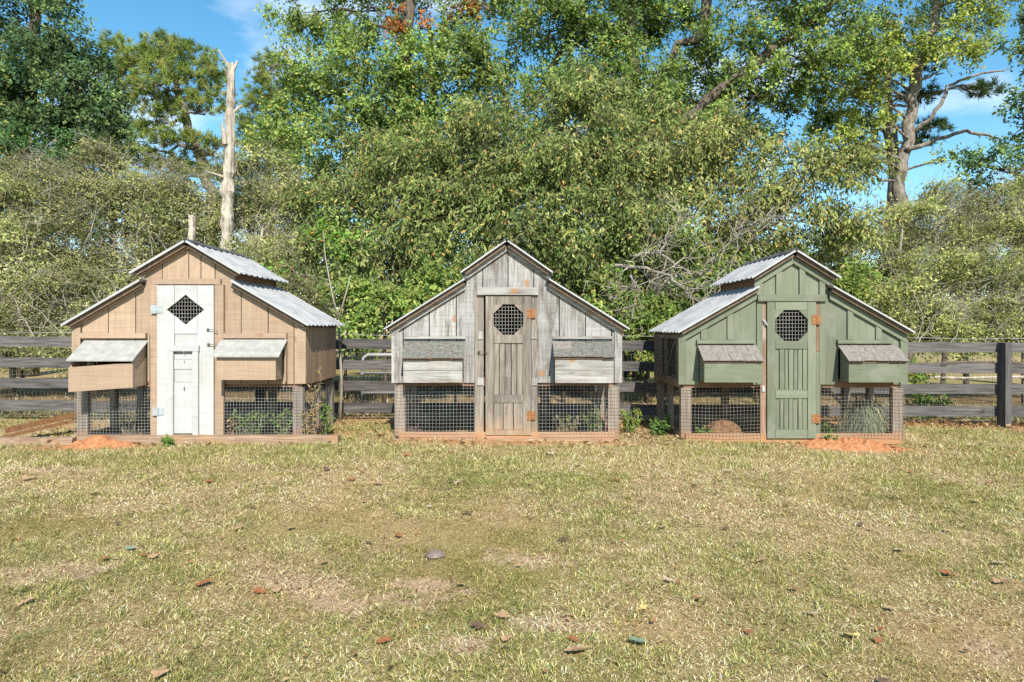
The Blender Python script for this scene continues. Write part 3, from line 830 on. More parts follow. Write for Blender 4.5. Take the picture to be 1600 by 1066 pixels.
for sx in (-1, 1):
    box('corner_trim', M['green'], r3, min(sx * (HW - .075), sx * (HW + .004)), max(sx * (HW - .075), sx * (HW + .004)), -.024, -.004, Z_RUN + .002, c3.zl(HW) - .075)
box('header_board', M['green_h'], r3, px3(1182), px3(1288.5), -.052, -.004, py3(471), py3(460.5))
box('door_post', M['bare'], r3, px3(1187), px3(1196), -.018, .03, .0, 1.55)
box('door_post', M['bare'], r3, px3(1272.5), px3(1281), -.018, .03, .96, 1.55)
box('door_post', M['green'], r3, px3(1272.5), px3(1281), -.018, .03, .0, .957)
d3 = plank_door(c3, px3, py3, (1196.5, 1272), 12.5, (472, 484.5, 533, 545, 609, 622, 671, 684.5), M['green'], M['green_h'], 8, 'sage green plank door with an eight-sided wire window', -.022, n_up=7, n_low=7, wire=M['wire_brown'])
hinge(d3, M['rust'], px3(1272.5), py3(500), .095, .10, -.045)
hinge(d3, M['rust'], px3(1272), py3(654), .09, .095, -.045)
lt = MB().tube([(px3(1190), -.03, py3(500)), (px3(1193), -.045, py3(503)), (px3(1197), -.045, py3(509))], [.008, .009, .006], 6).build('latch', M['metal_edge'], d3)
MB().box(px3(1189.5), px3(1193.5), -.03, -.018, py3(612), py3(603)).build('latch', M['metal_edge'], d3)
nest_box(c3, -1.0, -.415, .645, .875, 1.0, .17, M['green'], M['green_h'], 'shingle', boards=1, shingle_mat=M['shingle'], lid_oh=.025, lid_p=.04, gap=.014, label='green nest box with shingle lid on the mesh-window side of the coop')
nest_box(c3, .50, 1.085, .645, .875, 1.0, .17, M['green'], M['green_h'], 'shingle', boards=1, shingle_mat=M['shingle'], lid_oh=.025, lid_p=.04, gap=.014, label='green nest box with shingle lid on the clay mound side')
box('trim_board', M['green_h'], r3, -1.03, -.41, -.04, -.006, 1.045, 1.085)
box('trim_board', M['green_h'], r3, .47, 1.06, -.04, -.006, 1.045, 1.085)
# open wired side facing the grey coop
zt = c3.zl(HW) - .09
for (a, b) in ((.0 + .026, .10), (.62, .66), (DEPTH - .36, DEPTH)):
    box('side_stud', M['bare'], r3, -HW, -HW + .03, a, b, Z_RUN + .06, zt)
box('side_rail', M['bare'], r3, -HW - .002, -HW + .03, .026, DEPTH, Z_RUN - .03, Z_RUN + .058)
box('side_rail', M['bare'], r3, -HW - .002, -HW + .03, .026, DEPTH, zt + .001, zt + .045)
wire_panel('wire_mesh', M['wire_brown'], r3, (-HW - .004, .05, Z_RUN + .04), (0, 1, 0), (0, 0, 1), DEPTH - .1, zt - Z_RUN - .03, .05, .05, .0026)
MB().bar((-HW - .008, .12, zt - .01), (-HW - .008, .5, zt - .34), .006).build('tie_wire', M['wire'], r3)
MB().bar((-HW - .008, .8, zt - .01), (-HW - .008, .92, Z_RUN + .1), .006).build('tie_wire', M['wire'], r3)

# ---------------------------------------------------------------- fence
FY = 8.66
def rail_shift(x): return -.042 - .0062 * (x + 2.0)      # the run of the fence falls to the right
fence = empty('board_fence', (0, FY, 0))
tag(fence, 'weathered grey four-board fence with wire mesh running behind the coops', 'fence')
posts = [-10.6, -6.95, -3.25, .22, 3.3, 6.36, 9.5]
rgf = random.Random(21)
for i, x in enumerate(posts):
    h = 1.105 + rail_shift(x)
    w, dp = .085, .145
    mb = MB()
    t = rgf.uniform(-.008, .008)
    mb.add([(x - w / 2, -.17, -.25), (x + w / 2, -.165, -.25), (x + w / 2, -.02, -.25), (x - w / 2, -.02, -.25),
            (x - w / 2 + t, -.17, h), (x + w / 2 + t, -.165, h - .006), (x + w / 2 + t, -.02, h - .01), (x - w / 2 + t, -.02, h)],
           [(0, 3, 2, 1), (4, 5, 6, 7), (0, 1, 5, 4), (1, 2, 6, 5), (2, 3, 7, 6), (3, 0, 4, 7)])
    mb.build('post', M['fence_post'], fence)
for (za, zb) in ((.975, 1.108), (.705, .832), (.435, .562), (.140, .275)):
    for a, b in zip(posts[:-1], posts[1:]):
        a2, b2 = a + .004, b - .004
        n = 14
        top, bot = [], []
        for k in range(n + 1):
            x = a2 + (b2 - a2) * k / n
            sg = -.012 * math.sin(math.pi * k / n) * rgf.random()
            bot.append((x, za + rail_shift(x) + sg + rgf.uniform(-.003, .003)))
            top.append((x, zb + rail_shift(x) + sg + rgf.uniform(-.004, .004)))
        yo = rgf.uniform(-.004, .004)
        mb = MB(); vs, fs = [], []
        for (p, q) in zip(bot, top):
            vs += [(p[0], yo - .018, p[1]), (q[0], yo - .018, q[1]), (q[0], yo + .018, q[1]), (p[0], yo + .018, p[1])]
        for k in range(n):
            u, v = 4 * k, 4 * k + 4
            fs += [(u, v, v + 1, u + 1), (u + 1, v + 1, v + 2, u + 2), (u + 2, v + 2, v + 3, u + 3), (u + 3, v + 3, v, u)]
        fs += [(0, 1, 2, 3), (4 * n + 3, 4 * n + 2, 4 * n + 1, 4 * n)]
        mb.add(vs, fs).build('rail', M['fence'], fence)
mb = MB()
for x in np.arange(-10.6, 9.5, .052):
    j = rgf.uniform(-.006, .006)
    mb.bar((x, .026, .06 + rail_shift(x)), (x + j, .026, 1.02 + rail_shift(x)), .0018, caps=False)
for z in np.arange(.08, 1.04, .105):
    xs = np.linspace(-10.6, 9.5, 40)
    for a, b in zip(xs[:-1], xs[1:]):
        mb.bar((a, .028, z + rail_shift(a)), (b, .028, z + rail_shift(b)), .0018, caps=False)
mb.build('wire_mesh', M['wire_brown'], fence)
mb = MB()
xs = np.linspace(-10.6, 9.5, 60); zz_ = [1.155 + rail_shift(x) + .008 * math.sin(x * 5) for x in xs]
for i in range(59): mb.bar((xs[i], .02, zz_[i]), (xs[i + 1], .02, zz_[i + 1]), .006, caps=False)
mb.build('top_wire', M['wire'], fence)

# ---------------------------------------------------------------- things round the coops
def timber(name, label, px0, px1_, d, z0, z1, dep, seed):
    rg = random.Random(seed)
    x0, x1 = (px0 - 800) / FPX * d, (px1_ - 800) / FPX * d
    n = 18; vs, fs = [], []
    for i in range(n + 1):
        x = x0 + (x1 - x0) * i / n
        w = rg.uniform(-.012, .012); h = rg.uniform(-.008, .008)
        vs += [(x - x0, w, z0), (x - x0, w + .012, z1 - .012 + h), (x - x0, .02, z1 + h), (x - x0, dep, z1 + h * .5), (x - x0, dep, z0)]
    for i in range(n):
        for k in range(4):
            fs.append((5 * i + k, 5 * i + 5 + k, 5 * i + 6 + k, 5 * i + 1 + k))
    fs += [(0, 1, 2, 3, 4), (5 * n + 4, 5 * n + 3, 5 * n + 2, 5 * n + 1, 5 * n)]
    o = MB().add(vs, fs).build(name, M['timber'])
    o.location = (x0, d, 0)
    tag(o, label, 'timber')
    return o
timber('ground_timber', 'long clay-stained timber lying in front of the tan coop', 118, 527, 6.77, -.05, .085, .13, 2)
timber('ground_timber', 'flat pinkish timber half sunk in the lawn left of the tan coop', -60, 112, 6.80, -.05, .055, .14, 5)
timber('ground_timber', 'low pale timber footing under the grey coop', 612, 968, 6.96, -.05, .018, .08, 8)

# angled plank trough left of the tan coop
pa, pb = at(2, 676, 6.98), at(122, 652, 7.45)
tr = empty('plank_trough', (float(pa[0]), float(pa[1]), 0))
tag(tr, 'brown two-board wooden trough propped at a slant against the tan coop', 'trough')
pa = np.array((0, 0, .075)); pb = np.array((float(pb[0] - at(2, 676, 6.98)[0]), .47, .20))
MB().bar(pa + (0, .05, .03), pb + (0, .05, .03), .022, .062).build('side_board', M['plank'], tr)
MB().bar(pa + (0, -.01, -.035), pb + (0, -.01, -.035), .12, .02).build('bottom_board', M['plank'], tr)

def mound(name, label, px0, px1_, py, d, h, dep, seed):
    rg = np.random.default_rng(seed)
    x0, x1 = (px0 - 800) / FPX * d, (px1_ - 800) / FPX * d
    cx, hw = (x0 + x1) / 2, (x1 - x0) / 2
    n = 90; m = 40
    X, Y = np.meshgrid(np.linspace(-1, 1, n), np.linspace(-1, 1, m))
    rr = np.sqrt(X ** 2 + Y ** 2)
    wx, wy = cx + X * hw, d + Y * dep
    nz = vnoise(wx, wy, 5) * .6 + vnoise(wx, wy, 14) * .5 + vnoise(wx + 5, wy, 34) * .35
    Z = h * np.clip(1.05 - rr ** 1.6, -.25, 1) * (.45 + .75 * nz)
    Z += (vnoise(wx, wy, 45) - .5) * .05 * np.clip(1.2 - rr, 0, 1) + (vnoise(wx, wy, 22) - .5) * .05 * np.clip(1.2 - rr, 0, 1)
    gzz = ground_h(wx, wy)
    vs = np.stack([X * hw, Y * dep, Z + gzz - .012], -1).reshape(-1, 3)
    ii = np.arange(n * m).reshape(m, n)
    a, b, c, dd = ii[:-1, :-1].ravel(), ii[:-1, 1:].ravel(), ii[1:, 1:].ravel(), ii[1:, :-1].ravel()
    o = fast_mesh(name, vs, np.concatenate([np.stack([a, b, c], 1), np.stack([a, c, dd], 1)]), M['clay'])
    o.location = (cx, d, 0)
    tag(o, label, 'dirt mound')
    return o
mound('clay_mound', 'heap of loose orange clay at the foot of the green coop', 1238, 1424, 700, 6.86, .10, .24, 4)
mound('clay_mound', 'low scatter of orange clay over the timber before the tan coop', 92, 220, 700, 6.72, .085, .17, 6)

# log section inside the green coop's run
lg = MB()
pl = at(1131, 668, 7.34)
prof = [(-.20, .0), (-.225, .06), (-.20, .14), (-.13, .21), (-.02, .245), (.09, .23), (.17, .17), (.215, .09), (.205, .02), (.19, 0)]
lg.prism(prof[::-1], -.09, .12)
lo = lg.build('log_section', M['log'])
lo.scale = (.85, .85, .82)
lo.location = (float(pl[0]), 7.34, float(ground_h(pl[0], 7.34)))
tag(lo, 'cut orange-brown log section sitting inside the green coop run', 'log')

# galvanised tube gate leaning behind the fence between tan and grey coops
gt = empty('tube_gate', (float(at(566, 600, 9.25)[0]), 9.25, 0))
tag(gt, 'pale metal tube gate behind the fence between the tan and grey coops', 'gate')
L_ = 2.6
z1, z2, z3, z0 = .83, .58, .30, .08
MB().tube([(.0, 0, z0), (0, 0, .72), (.02, 0, .79), (.08, 0, z1), (L_ - .1, 0, z1), (L_ - .02, 0, z1 - .05), (L_, 0, .7), (L_, 0, z0)], [.024] * 8, 8).build('frame_tube', M['tube'], gt, True)
for z in (z2, z3, z0 + .02):
    MB().tube([(.02, 0, z), (L_ - .02, 0, z)], [.019, .019], 8).build('rail_tube', M['tube'], gt, True)
MB().tube([(1.3, 0, z0), (1.3, 0, z1)], [.017, .017], 8).build('upright_tube', M['tube'], gt, True)

# old rail fence behind, right
of = empty('rail_fence', (5.6, 11.2, 0))
tag(of, 'old sagging pole fence beyond the board fence at the right', 'fence')
rg = random.Random(4)
for z in (.16, .36, .62):
    pts = [(x, rg.uniform(-.05, .05), z + rg.uniform(-.03, .03)) for x in np.linspace(0, 5.5, 9)]
    MB().tube(pts, [rg.uniform(.022, .032) for _ in pts], 6).build('rail', M['dead'] if z < .5 else M['bark'], of)
for x in (.3, 1.7, 3.1, 4.4):
    MB().tube([(x, .06, -.1), (x + rg.uniform(-.25, .05), .05, .85)], [.045, .035], 7).build('post', M['bark'], of)

# ---------------------------------------------------------------- foliage generator
def rand_dirs(n, r=rng):
    v = r.normal(size=(n, 3)); return unit(v)

def leaf_arrays(pos, axis, nrm, ln, wd, fold=.25):
    """two-triangle folded leaves; pos = stalk end"""
    axis = unit(axis); side = unit(np.cross(axis, nrm)); nn = np.cross(side, axis)
    ln = ln[:, None]; wd = wd[:, None]
    mid = pos + axis * ln * .45
    v = np.stack([pos, mid + side * wd * .5 + nn * wd * fold, pos + axis * ln, mid - side * wd * .5 + nn * wd * fold], 1)
    n = len(pos); b = np.arange(n)[:, None] * 4
    t = np.concatenate([b + np.array([[0, 2, 1]]), b + np.array([[0, 3, 2]])], 1).reshape(-1, 3)
    return v.reshape(-1, 3), t

def pick_palette(n, pal, r):
    w = np.array([p[1] for p in pal], float); w /= w.sum()
    c = np.array([p[0] for p in pal])
    return c[r.choice(len(pal), n, p=w)]

def crown_arrays(lobes, sp, r):
    """lobes: (centre, radii). Sprays of leaves gathered in clumps through each lobe."""
    V, T, C, TW = [], [], [], []
    off = 0
    L, WD = sp['len'], sp['wid']
    for (c, rad) in lobes:
        c = np.array(c); rad = np.array(rad)
        area = math.pi * rad[0] * rad[2]
        nleaf = int(sp['cover'] * area / (.5 * L * WD * .6))
        m = sp.get('per', 9)
        ns = max(4, nleaf // m)
        ncl = max(5, int(sp.get('clumps', 16) * area / 2.0 + 4))
        u = rand_dirs(ncl, r)
        u[:, 1] -= sp.get('front', .25); u = unit(u)
        cc = c + u * rad * (r.uniform(.25, 1.0, ncl) ** .6)[:, None]
        crad = np.mean(rad) * r.uniform(.22, .42, ncl) * sp.get('clump_r', 1.0)
        cl_tone = r.normal(1.0, sp.get('tone', .12), ncl)
        k = r.integers(0, ncl, ns)
        q = rand_dirs(ns, r) * (r.random(ns) ** .4)[:, None]
        start = cc[k] + q * crad[k][:, None] * np.array((1, 1, .75))
        outw = unit(start - c)
        sd = unit(outw * .6 + rand_dirs(ns, r) * .8 + np.array((0, -.15, sp.get('lift', .1))))
        if sp.get('align'):
            cd = rand_dirs(ncl, r) * np.array((1, .6, .6)) + np.array((0, -.1, .35))
            sd = unit(unit(cd)[k] * sp['align'] + rand_dirs(ns, r) * .55)
        sl = sp.get('spray', .35) * r.uniform(.6, 1.3, ns)
        base_c = pick_palette(ns, sp['pal'], r) * (cl_tone[k] * r.normal(1, .1, ns))[:, None]
        if 'accent' in sp:      # turned leaves in whole clumps
            cola, frac = sp['accent']
            sel = r.random(ncl) < frac
            base_c[sel[k]] = pick_palette(int(sel[k].sum()), cola, r)
        t = (np.arange(m)[None, :] + r.random((ns, m))) / m
        pos = start[:, None, :] + sd[:, None, :] * (sl[:, None] * (t - .3))[:, :, None]
        pos[:, :, 2] -= (sp.get('arch', .1) * sl[:, None] * t ** 2)
        n = ns * m
        pos = pos.reshape(n, 3) + r.normal(size=(n, 3)) * L * .2
        sdr = np.repeat(sd, m, 0)
        ax = sdr * .45 + rand_dirs(n, r) * sp.get('spread', .8) + np.array((0, 0, -1.0)) * sp.get('droop', .3)
        nr = rand_dirs(n, r) * .65 + np.array((.15, -.75, .7))
        ln = L * r.uniform(.65, 1.25, n); wd = WD * r.uniform(.7, 1.2, n)
        if sp.get('sizes'):
            zs = np.repeat(np.exp(r.normal(size=ncl) * sp['sizes'])[k], m); ln, wd = ln * zs, wd * zs
        if sp.get('one'):
            ax_ = unit(ax); sd_ = unit(np.cross(ax_, nr)) * (wd * .5)[:, None]
            tip_ = pos + ax_ * ln[:, None]
            v = np.stack([pos + sd_ * .35 , tip_ - ax_ * (ln * r.uniform(.2, .55, n))[:, None] - sd_ * 1.3, tip_ + sd_ * .5], 1).reshape(-1, 3)
            tr_ = np.arange(n * 3).reshape(-1, 3)
        else:
            v, tr_ = leaf_arrays(pos, ax, nr, ln, wd, sp.get('fold', .25))
        col = np.repeat(base_c, m, 0) * r.normal(1, .13, n)[:, None]
        if 'fleck' in sp:
            cf, fr = sp['fleck']; s_ = r.random(n) < fr
            col[s_] = pick_palette(int(s_.sum()), cf, r)
        col = np.clip(col * sp.get('gain', 1.0), .006, .8)
        V.append(v); T.append(tr_ + off); C.append(np.repeat(col, 3 if sp.get('one') else 4, 0)); off += len(v)
        ntw = int(ns * sp.get('twigs', .1))
        if ntw:
            s_ = r.choice(ns, ntw, replace=False)
            a = start[s_] - sd[s_] * sl[s_][:, None] * .6; b = start[s_] + sd[s_] * sl[s_][:, None] * .9
            a = a + (cc[k][s_] - a) * r.uniform(.1, .5, ntw)[:, None]
            TW.append((a, b))
    return np.concatenate(V), np.concatenate(T), np.concatenate(C), TW

def twig_mesh(TW, rad, mat, parent, name='twigs', r=rng):
    A = np.concatenate([t[0] for t in TW]); B = np.concatenate([t[1] for t in TW])
    n = len(A)
    Mi = (A + B) / 2 + r.normal(size=(n, 3)) * np.linalg.norm(B - A, axis=1)[:, None] * .09
    vs, ts = [], []
    for (p, q, r0, r1) in ((A, Mi, 1.0, .7), (Mi, B, .7, .25)):
        d = unit(q - p); u = unit(np.cross(d, np.array((.2, 1, .3)))); w = np.cross(d, u)
        ring = []
        for k in range(3):
            a = 2 * math.pi * k / 3
            o = math.cos(a) * u + math.sin(a) * w
            ring += [p + o * rad * r0, q + o * rad * r1]
        v = np.stack(ring, 1)
        b = np.arange(n)[:, None] * 6 + sum(len(x) for x in vs)
        t = []
        for k in range(3):
            i, j = 2 * k, 2 * ((k + 1) % 3)
            t += [[i, j, j + 1], [i, j + 1, i + 1]]
        ts.append((b[:, None, :] + np.array(t)[None]).reshape(-1, 3))
        vs.append(v.reshape(-1, 3))
    return tag(fast_mesh(name, np.concatenate(vs), np.concatenate(ts), mat, parent), kind='stuff')

def wiggle(p0, p1, n, amp, r, sag=0.0):
    p0, p1 = np.array(p0, float), np.array(p1, float)
    t = np.linspace(0, 1, n)[:, None]
    ln = np.linalg.norm(p1 - p0)
    P = p0 + (p1 - p0) * t
    j = np.cumsum(r.normal(size=(n, 3)), 0); j -= j[0] + (j[-1] - j[0]) * t
    P = P + j * ln * amp / max(1, n) ** .5
    P[:, 2] += (sag * np.sin(np.pi * t) * ln)[:, 0]
    return P

def tree(name, label, cat, group, trunk, lobes, sp, seed, bark='bark', limbs=True, limb_r=.05, twig_mat='bark', leaf_mat='leaf', extra_limbs=(), twig_r=.006, stems=1, tone_bark=None):
    """trunk: list of (point, radius); lobes: list of (centre, radii)"""
    r = np.random.default_rng(seed)
    base = np.array(trunk[0][0], float); base[2] = float(ground_h(base[0], base[1]))
    root = empty(name, tuple(base))
    tag(root, label, cat, group)
    P = np.array([t[0] for t in trunk], float); Rr = [t[1] for t in trunk]
    # resample trunk
    tt = np.linspace(0, len(P) - 1, (len(P) - 1) * 4 + 1)
    PP = np.stack([np.interp(tt, range(len(P)), P[:, k]) for k in range(3)], 1)
    RR = np.interp(tt, range(len(P)), Rr)
    PP[1:-1] += r.normal(size=(len(PP) - 2, 3)) * RR[1:-1, None] * .25
    mb = MB(); mb.tube(PP - base, RR * (1 + r.normal(size=len(RR)) * .06), 9)
    mb.build('trunk', M[bark], root, True)
    if limbs:
        for (c, rad) in lobes:
            c = np.array(c)
            # start on the trunk below the lobe
            dist = np.linalg.norm(PP - c, axis=1) + np.where(PP[:, 2] > c[2] - .1 * np.mean(rad), 3.0, 0)
            i = int(np.argmin(dist))
            path = wiggle(PP[i], c, 7, .10, r, .05)
            r0 = min(RR[i] * .5, limb_r * .8 * (1 + .2 * np.mean(rad)))
            mb = MB()
            mb.tube(path - base, np.linspace(r0, r0 * .35, 7), 6)
            for _ in range(6):
                e = c + rand_dirs(1, r)[0] * np.array(rad) * .85
                k = r.integers(3, 7)
                pth = wiggle(path[k], e, 6, .14, r, .04)
                mb.tube(pth - base, np.linspace(r0 * .38, r0 * .06 + .002, 6), 5)
            mb.build('branch', M[bark], root, True)
    for (pts, rads) in extra_limbs:
        p = np.array(pts, float)
        tt = np.linspace(0, len(p) - 1, (len(p) - 1) * 3 + 1)
        pp = np.stack([np.interp(tt, range(len(p)), p[:, k]) for k in range(3)], 1)
        pp[1:-1] += r.normal(size=(len(pp) - 2, 3)) * .02
        MB().tube(pp - base, np.interp(tt, range(len(p)), rads), 7).build('branch', M[bark], root, True)
    v, t, col, TW = crown_arrays(lobes, sp, r)
    fast_mesh('crown', v - base, t, M[leaf_mat], root, col)
    if TW:
        TW = [(a - base, b - base) for a, b in TW]
        twig_mesh(TW, twig_r, M[twig_mat], root, 'twigs', r)
    return root

def Lb(px, py, d, rx, ry, dep=.75):
    k = d / FPX
    return (at(px, py, d), (rx * k, rx * k * dep, ry * k))

# leaf kinds ------------------------------------------------------------
OAK = dict(one=1, gain=1.2, len=.105, wid=.07, cover=2.9, per=12, spray=.5, clumps=12, clump_r=1.15, droop=.15, spread=.9, tone=.3, lift=.15, twigs=.06,
           pal=[((.145, .21, .056), 4), ((.10, .16, .045), 3), ((.205, .265, .07), 3), ((.28, .31, .085), 1)], fleck=([((.42, .30, .08), 1)], .02))
OAK_DARK = dict(OAK, gain=1.45, pal=[((.062, .104, .042), 4), ((.042, .080, .036), 3), ((.115, .16, .058), 2)], fleck=([((.2, .2, .06), 1)], .03), cover=2.5)
DROOP = dict(gain=1.0, len=.102, wid=.035, cover=2.2, per=8, spray=.5, clumps=14, clump_r=1.5, droop=.85, spread=.8, tone=.22, lift=.05, twigs=.24, arch=.2, fold=.18,
             pal=[((.225, .275, .085), 4), ((.16, .215, .064), 4), ((.32, .335, .13), 3), ((.10, .15, .045), 4)],
             fleck=([((.52, .33, .10), 2), ((.50, .43, .13), 3), ((.42, .22, .09), 1)], .045))
BRUSH = dict(one=1, gain=1.08, len=.054, wid=.028, cover=2.4, per=18, spray=.75, clumps=13, clump_r=1.35, droop=.1, spread=.5, tone=.34, lift=.15, twigs=.28, arch=.3, align=1.0, sizes=.2,
             pal=[((.27, .275, .105), 5), ((.195, .215, .075), 4), ((.365, .36, .155), 3), ((.125, .155, .05), 4)], fleck=([((.50, .45, .27), 1)], .04))
BUSH = dict(gain=1.15, len=.08, wid=.042, cover=2.5, per=9, spray=.3, clumps=12, clump_r=1.3, droop=.3, spread=.8, tone=.22, lift=.1, twigs=.05,
            pal=[((.155, .225, .05), 4), ((.21, .26, .065), 3), ((.10, .16, .04), 3), ((.27, .28, .09), 1)], fleck=([((.42, .32, .10), 1)], .03))

TREES_G = 'tall trees behind the coops'
BR_G = 'olive thicket shrubs behind the fence'

def trunk_px(pts, d):
    return [(at(px, py, d), r) for (px, py, r) in pts]

# left dark oak
tree('oak_tree', 'dark blue-green oak filling the top left corner', 'tree', TREES_G,
     [((at(40, 500, 17)[0], 17, 0), .3)] + trunk_px([(30, 300, .24), (50, 120, .16), (60, -60, .08)], 17),
     [Lb(60, 50, 17, 75, 60), Lb(15, 140, 16.5, 75, 70), Lb(140, 130, 17, 55, 55), Lb(95, 195, 16.5, 90, 45), Lb(-60, 60, 17, 80, 110), Lb(95, -20, 17, 40, 40), Lb(175, 185, 17.5, 40, 45), Lb(30, -60, 17.5, 90, 50), Lb(-40, 210, 16, 70, 60), Lb(105, 75, 16.6, 45, 60), Lb(60, 120, 16.2, 70, 50), Lb(150, 200, 16.4, 60, 40), Lb(45, 225, 16, 70, 35), Lb(110, 150, 16.2, 60, 45)],
     OAK_DARK, 31)
# green saplings in front of it
tree('maple_sapling', 'small bright green sapling below the dark oak at the far left', 'sapling', None,
     [((at(35, 500, 14.5)[0], 14.5, 0), .05), (at(38, 240, 14.5), .02)], [Lb(38, 232, 14.5, 42, 30), Lb(15, 260, 14.5, 30, 25)],
     dict(BUSH, pal=[((.08, .15, .05), 3), ((.06, .12, .04), 2)]), 32)
tree('maple_sapling', 'small bright green sapling poking above the thicket between dark oak and pine', 'sapling', None,
     [((at(130, 500, 14.5)[0], 14.5, 0), .05), (at(128, 240, 14.5), .02)], [Lb(125, 228, 14.5, 40, 32), Lb(100, 255, 14.5, 35, 25)],
     dict(BUSH, pal=[((.08, .15, .05), 3), ((.06, .12, .04), 2)]), 33)

# pines -----------------------------------------------------------------
def pine(name, label, trunk, pads, seed, pal, needle=.20, dens=.75, bark='pine_bark', limb_r=.05):
    r = np.random.default_rng(seed)
    base = np.array(trunk[0][0], float); base[2] = float(ground_h(base[0], base[1]))
    root = empty(name, tuple(base)); tag(root, label, 'tree', TREES_G)
    P = np.array([t[0] for t in trunk]); Rr = [t[1] for t in trunk]
    tt = np.linspace(0, len(P) - 1, (len(P) - 1) * 5 + 1)
    PP = np.stack([np.interp(tt, range(len(P)), P[:, k]) for k in range(3)], 1)
    RR = np.interp(tt, range(len(P)), Rr)
    PP[1:-1] += r.normal(size=(len(PP) - 2, 3)) * RR[1:-1, None] * .3
    MB().tube(PP - base, RR * (1 + r.normal(size=len(RR)) * .05), 9).build('trunk', M[bark], root, True)
    V, T, C = [], [], []; off = 0
    for (c, rad) in pads:
        c = np.array(c); rad = np.array(rad)
        dist = np.linalg.norm(PP - c, axis=1) + np.where(PP[:, 2] > c[2], 2.0, 0)
        i = int(np.argmin(dist))
        path = wiggle(PP[i], c - np.array((0, 0, rad[2] * .5)), 8, .12, r, .06)
        mb = MB(); mb.tube(path - base, np.linspace(limb_r, limb_r * .3, 8), 6)
        nt = int(260 * dens * rad[0] * rad[2]) + 14
        u = rand_dirs(nt, r); u[:, 2] = np.where(u[:, 2] < -.5, -u[:, 2], u[:, 2])
        tc = c + unit(u) * rad * np.array((1.12, 1, 1.25)) * (r.uniform(.15, 1.25, nt) ** .7)[:, None]
        for q in r.choice(nt, min(nt, 16), replace=False):
            mb.tube(wiggle(path[r.integers(4, 8)], tc[q], 5, .12, r, .03) - base, np.linspace(limb_r * .28, .006, 5), 4)
        mb.build('branch', M[bark], root, True)
        m = 28
        ax = unit(np.repeat(unit((tc - c) * np.array((1, 1, .6)) + np.array((0, 0, .45 * rad[2]))), m, 0) * .75 + rand_dirs(nt * m, r) * .85)
        p0 = np.repeat(tc, m, 0) + r.normal(size=(nt * m, 3)) * .03
        ln = needle * r.uniform(.7, 1.2, nt * m)[:, None]
        sd = unit(np.cross(ax, rand_dirs(nt * m, r))) * .011
        v = np.stack([p0 - sd, p0 + sd, p0 + ax * ln], 1).reshape(-1, 3)
        t = np.arange(nt * m * 3).reshape(-1, 3)
        cc = np.repeat(pick_palette(nt, pal, r) * r.normal(1, .14, nt)[:, None], m, 0) * r.normal(1, .1, nt * m)[:, None]
        V.append(v); T.append(t + off); C.append(np.repeat(np.clip(cc, .006, .6), 3, 0)); off += len(v)
    fast_mesh('crown', np.concatenate(V) - base, np.concatenate(T), M['needle'], root, np.concatenate(C))
    return root

PN = [((.225, .295, .075), 4), ((.30, .365, .10), 3), ((.13, .19, .05), 3), ((.37, .37, .13), 1)]
pine('pine_tree', 'rounded yellow-green pine standing between the dark oak and the bare snag',
     [((at(345, 500, 20)[0], 20, 0), .2)] + trunk_px([(330, 310, .17), (312, 245, .15), (292, 190, .12), (275, 130, .08), (262, 90, .04)], 20),
     [Lb(245, 90, 20, 52, 24), Lb(300, 108, 20, 42, 28), Lb(215, 105, 20.3, 30, 22), Lb(325, 128, 19.8, 32, 26), Lb(262, 130, 19.5, 45, 26), Lb(225, 150, 20, 28, 22),
      Lb(320, 168, 19.6, 34, 24), Lb(280, 165, 20.2, 28, 18), Lb(250, 182, 19.8, 32, 18), Lb(235, 215, 20, 30, 18), Lb(285, 222, 19.6, 42, 17), Lb(330, 235, 19.7, 28, 18), Lb(190, 125, 20.5, 22, 30), Lb(265, 72, 20, 30, 14), Lb(212, 252, 20, 34, 20), Lb(262, 262, 20, 36, 18), Lb(178, 235, 20.4, 30, 22), Lb(305, 268, 20, 22, 14)],
     41, PN)
pine('pine_tree', 'thin pine showing beside the dark oak with pale green tufts',
     [((at(175, 500, 22)[0], 22, 0), .14)] + trunk_px([(178, 250, .1), (180, 160, .07), (185, 80, .03)], 22),
     [Lb(180, 75, 22, 26, 16), Lb(165, 110, 22, 22, 18), Lb(150, 165, 22, 28, 14), Lb(195, 160, 22, 26, 15), Lb(200, 205, 22, 26, 16), Lb(165, 200, 22, 22, 14)], 42, PN)
pine('pine_tree', 'distant pine with pale tufts just right of the bare snag',
     [((at(420, 500, 23)[0], 23, 0), .16)] + trunk_px([(420, 260, .12), (418, 170, .08), (425, 95, .03)], 23),
     [Lb(428, 100, 23, 24, 16), Lb(412, 130, 23, 22, 20), Lb(395, 165, 23, 26, 20), Lb(440, 150, 23, 36, 26), Lb(385, 205, 23, 28, 22), Lb(430, 200, 23, 38, 24), Lb(400, 240, 23, 36, 22), Lb(455, 240, 23, 36, 22)], 43, PN)

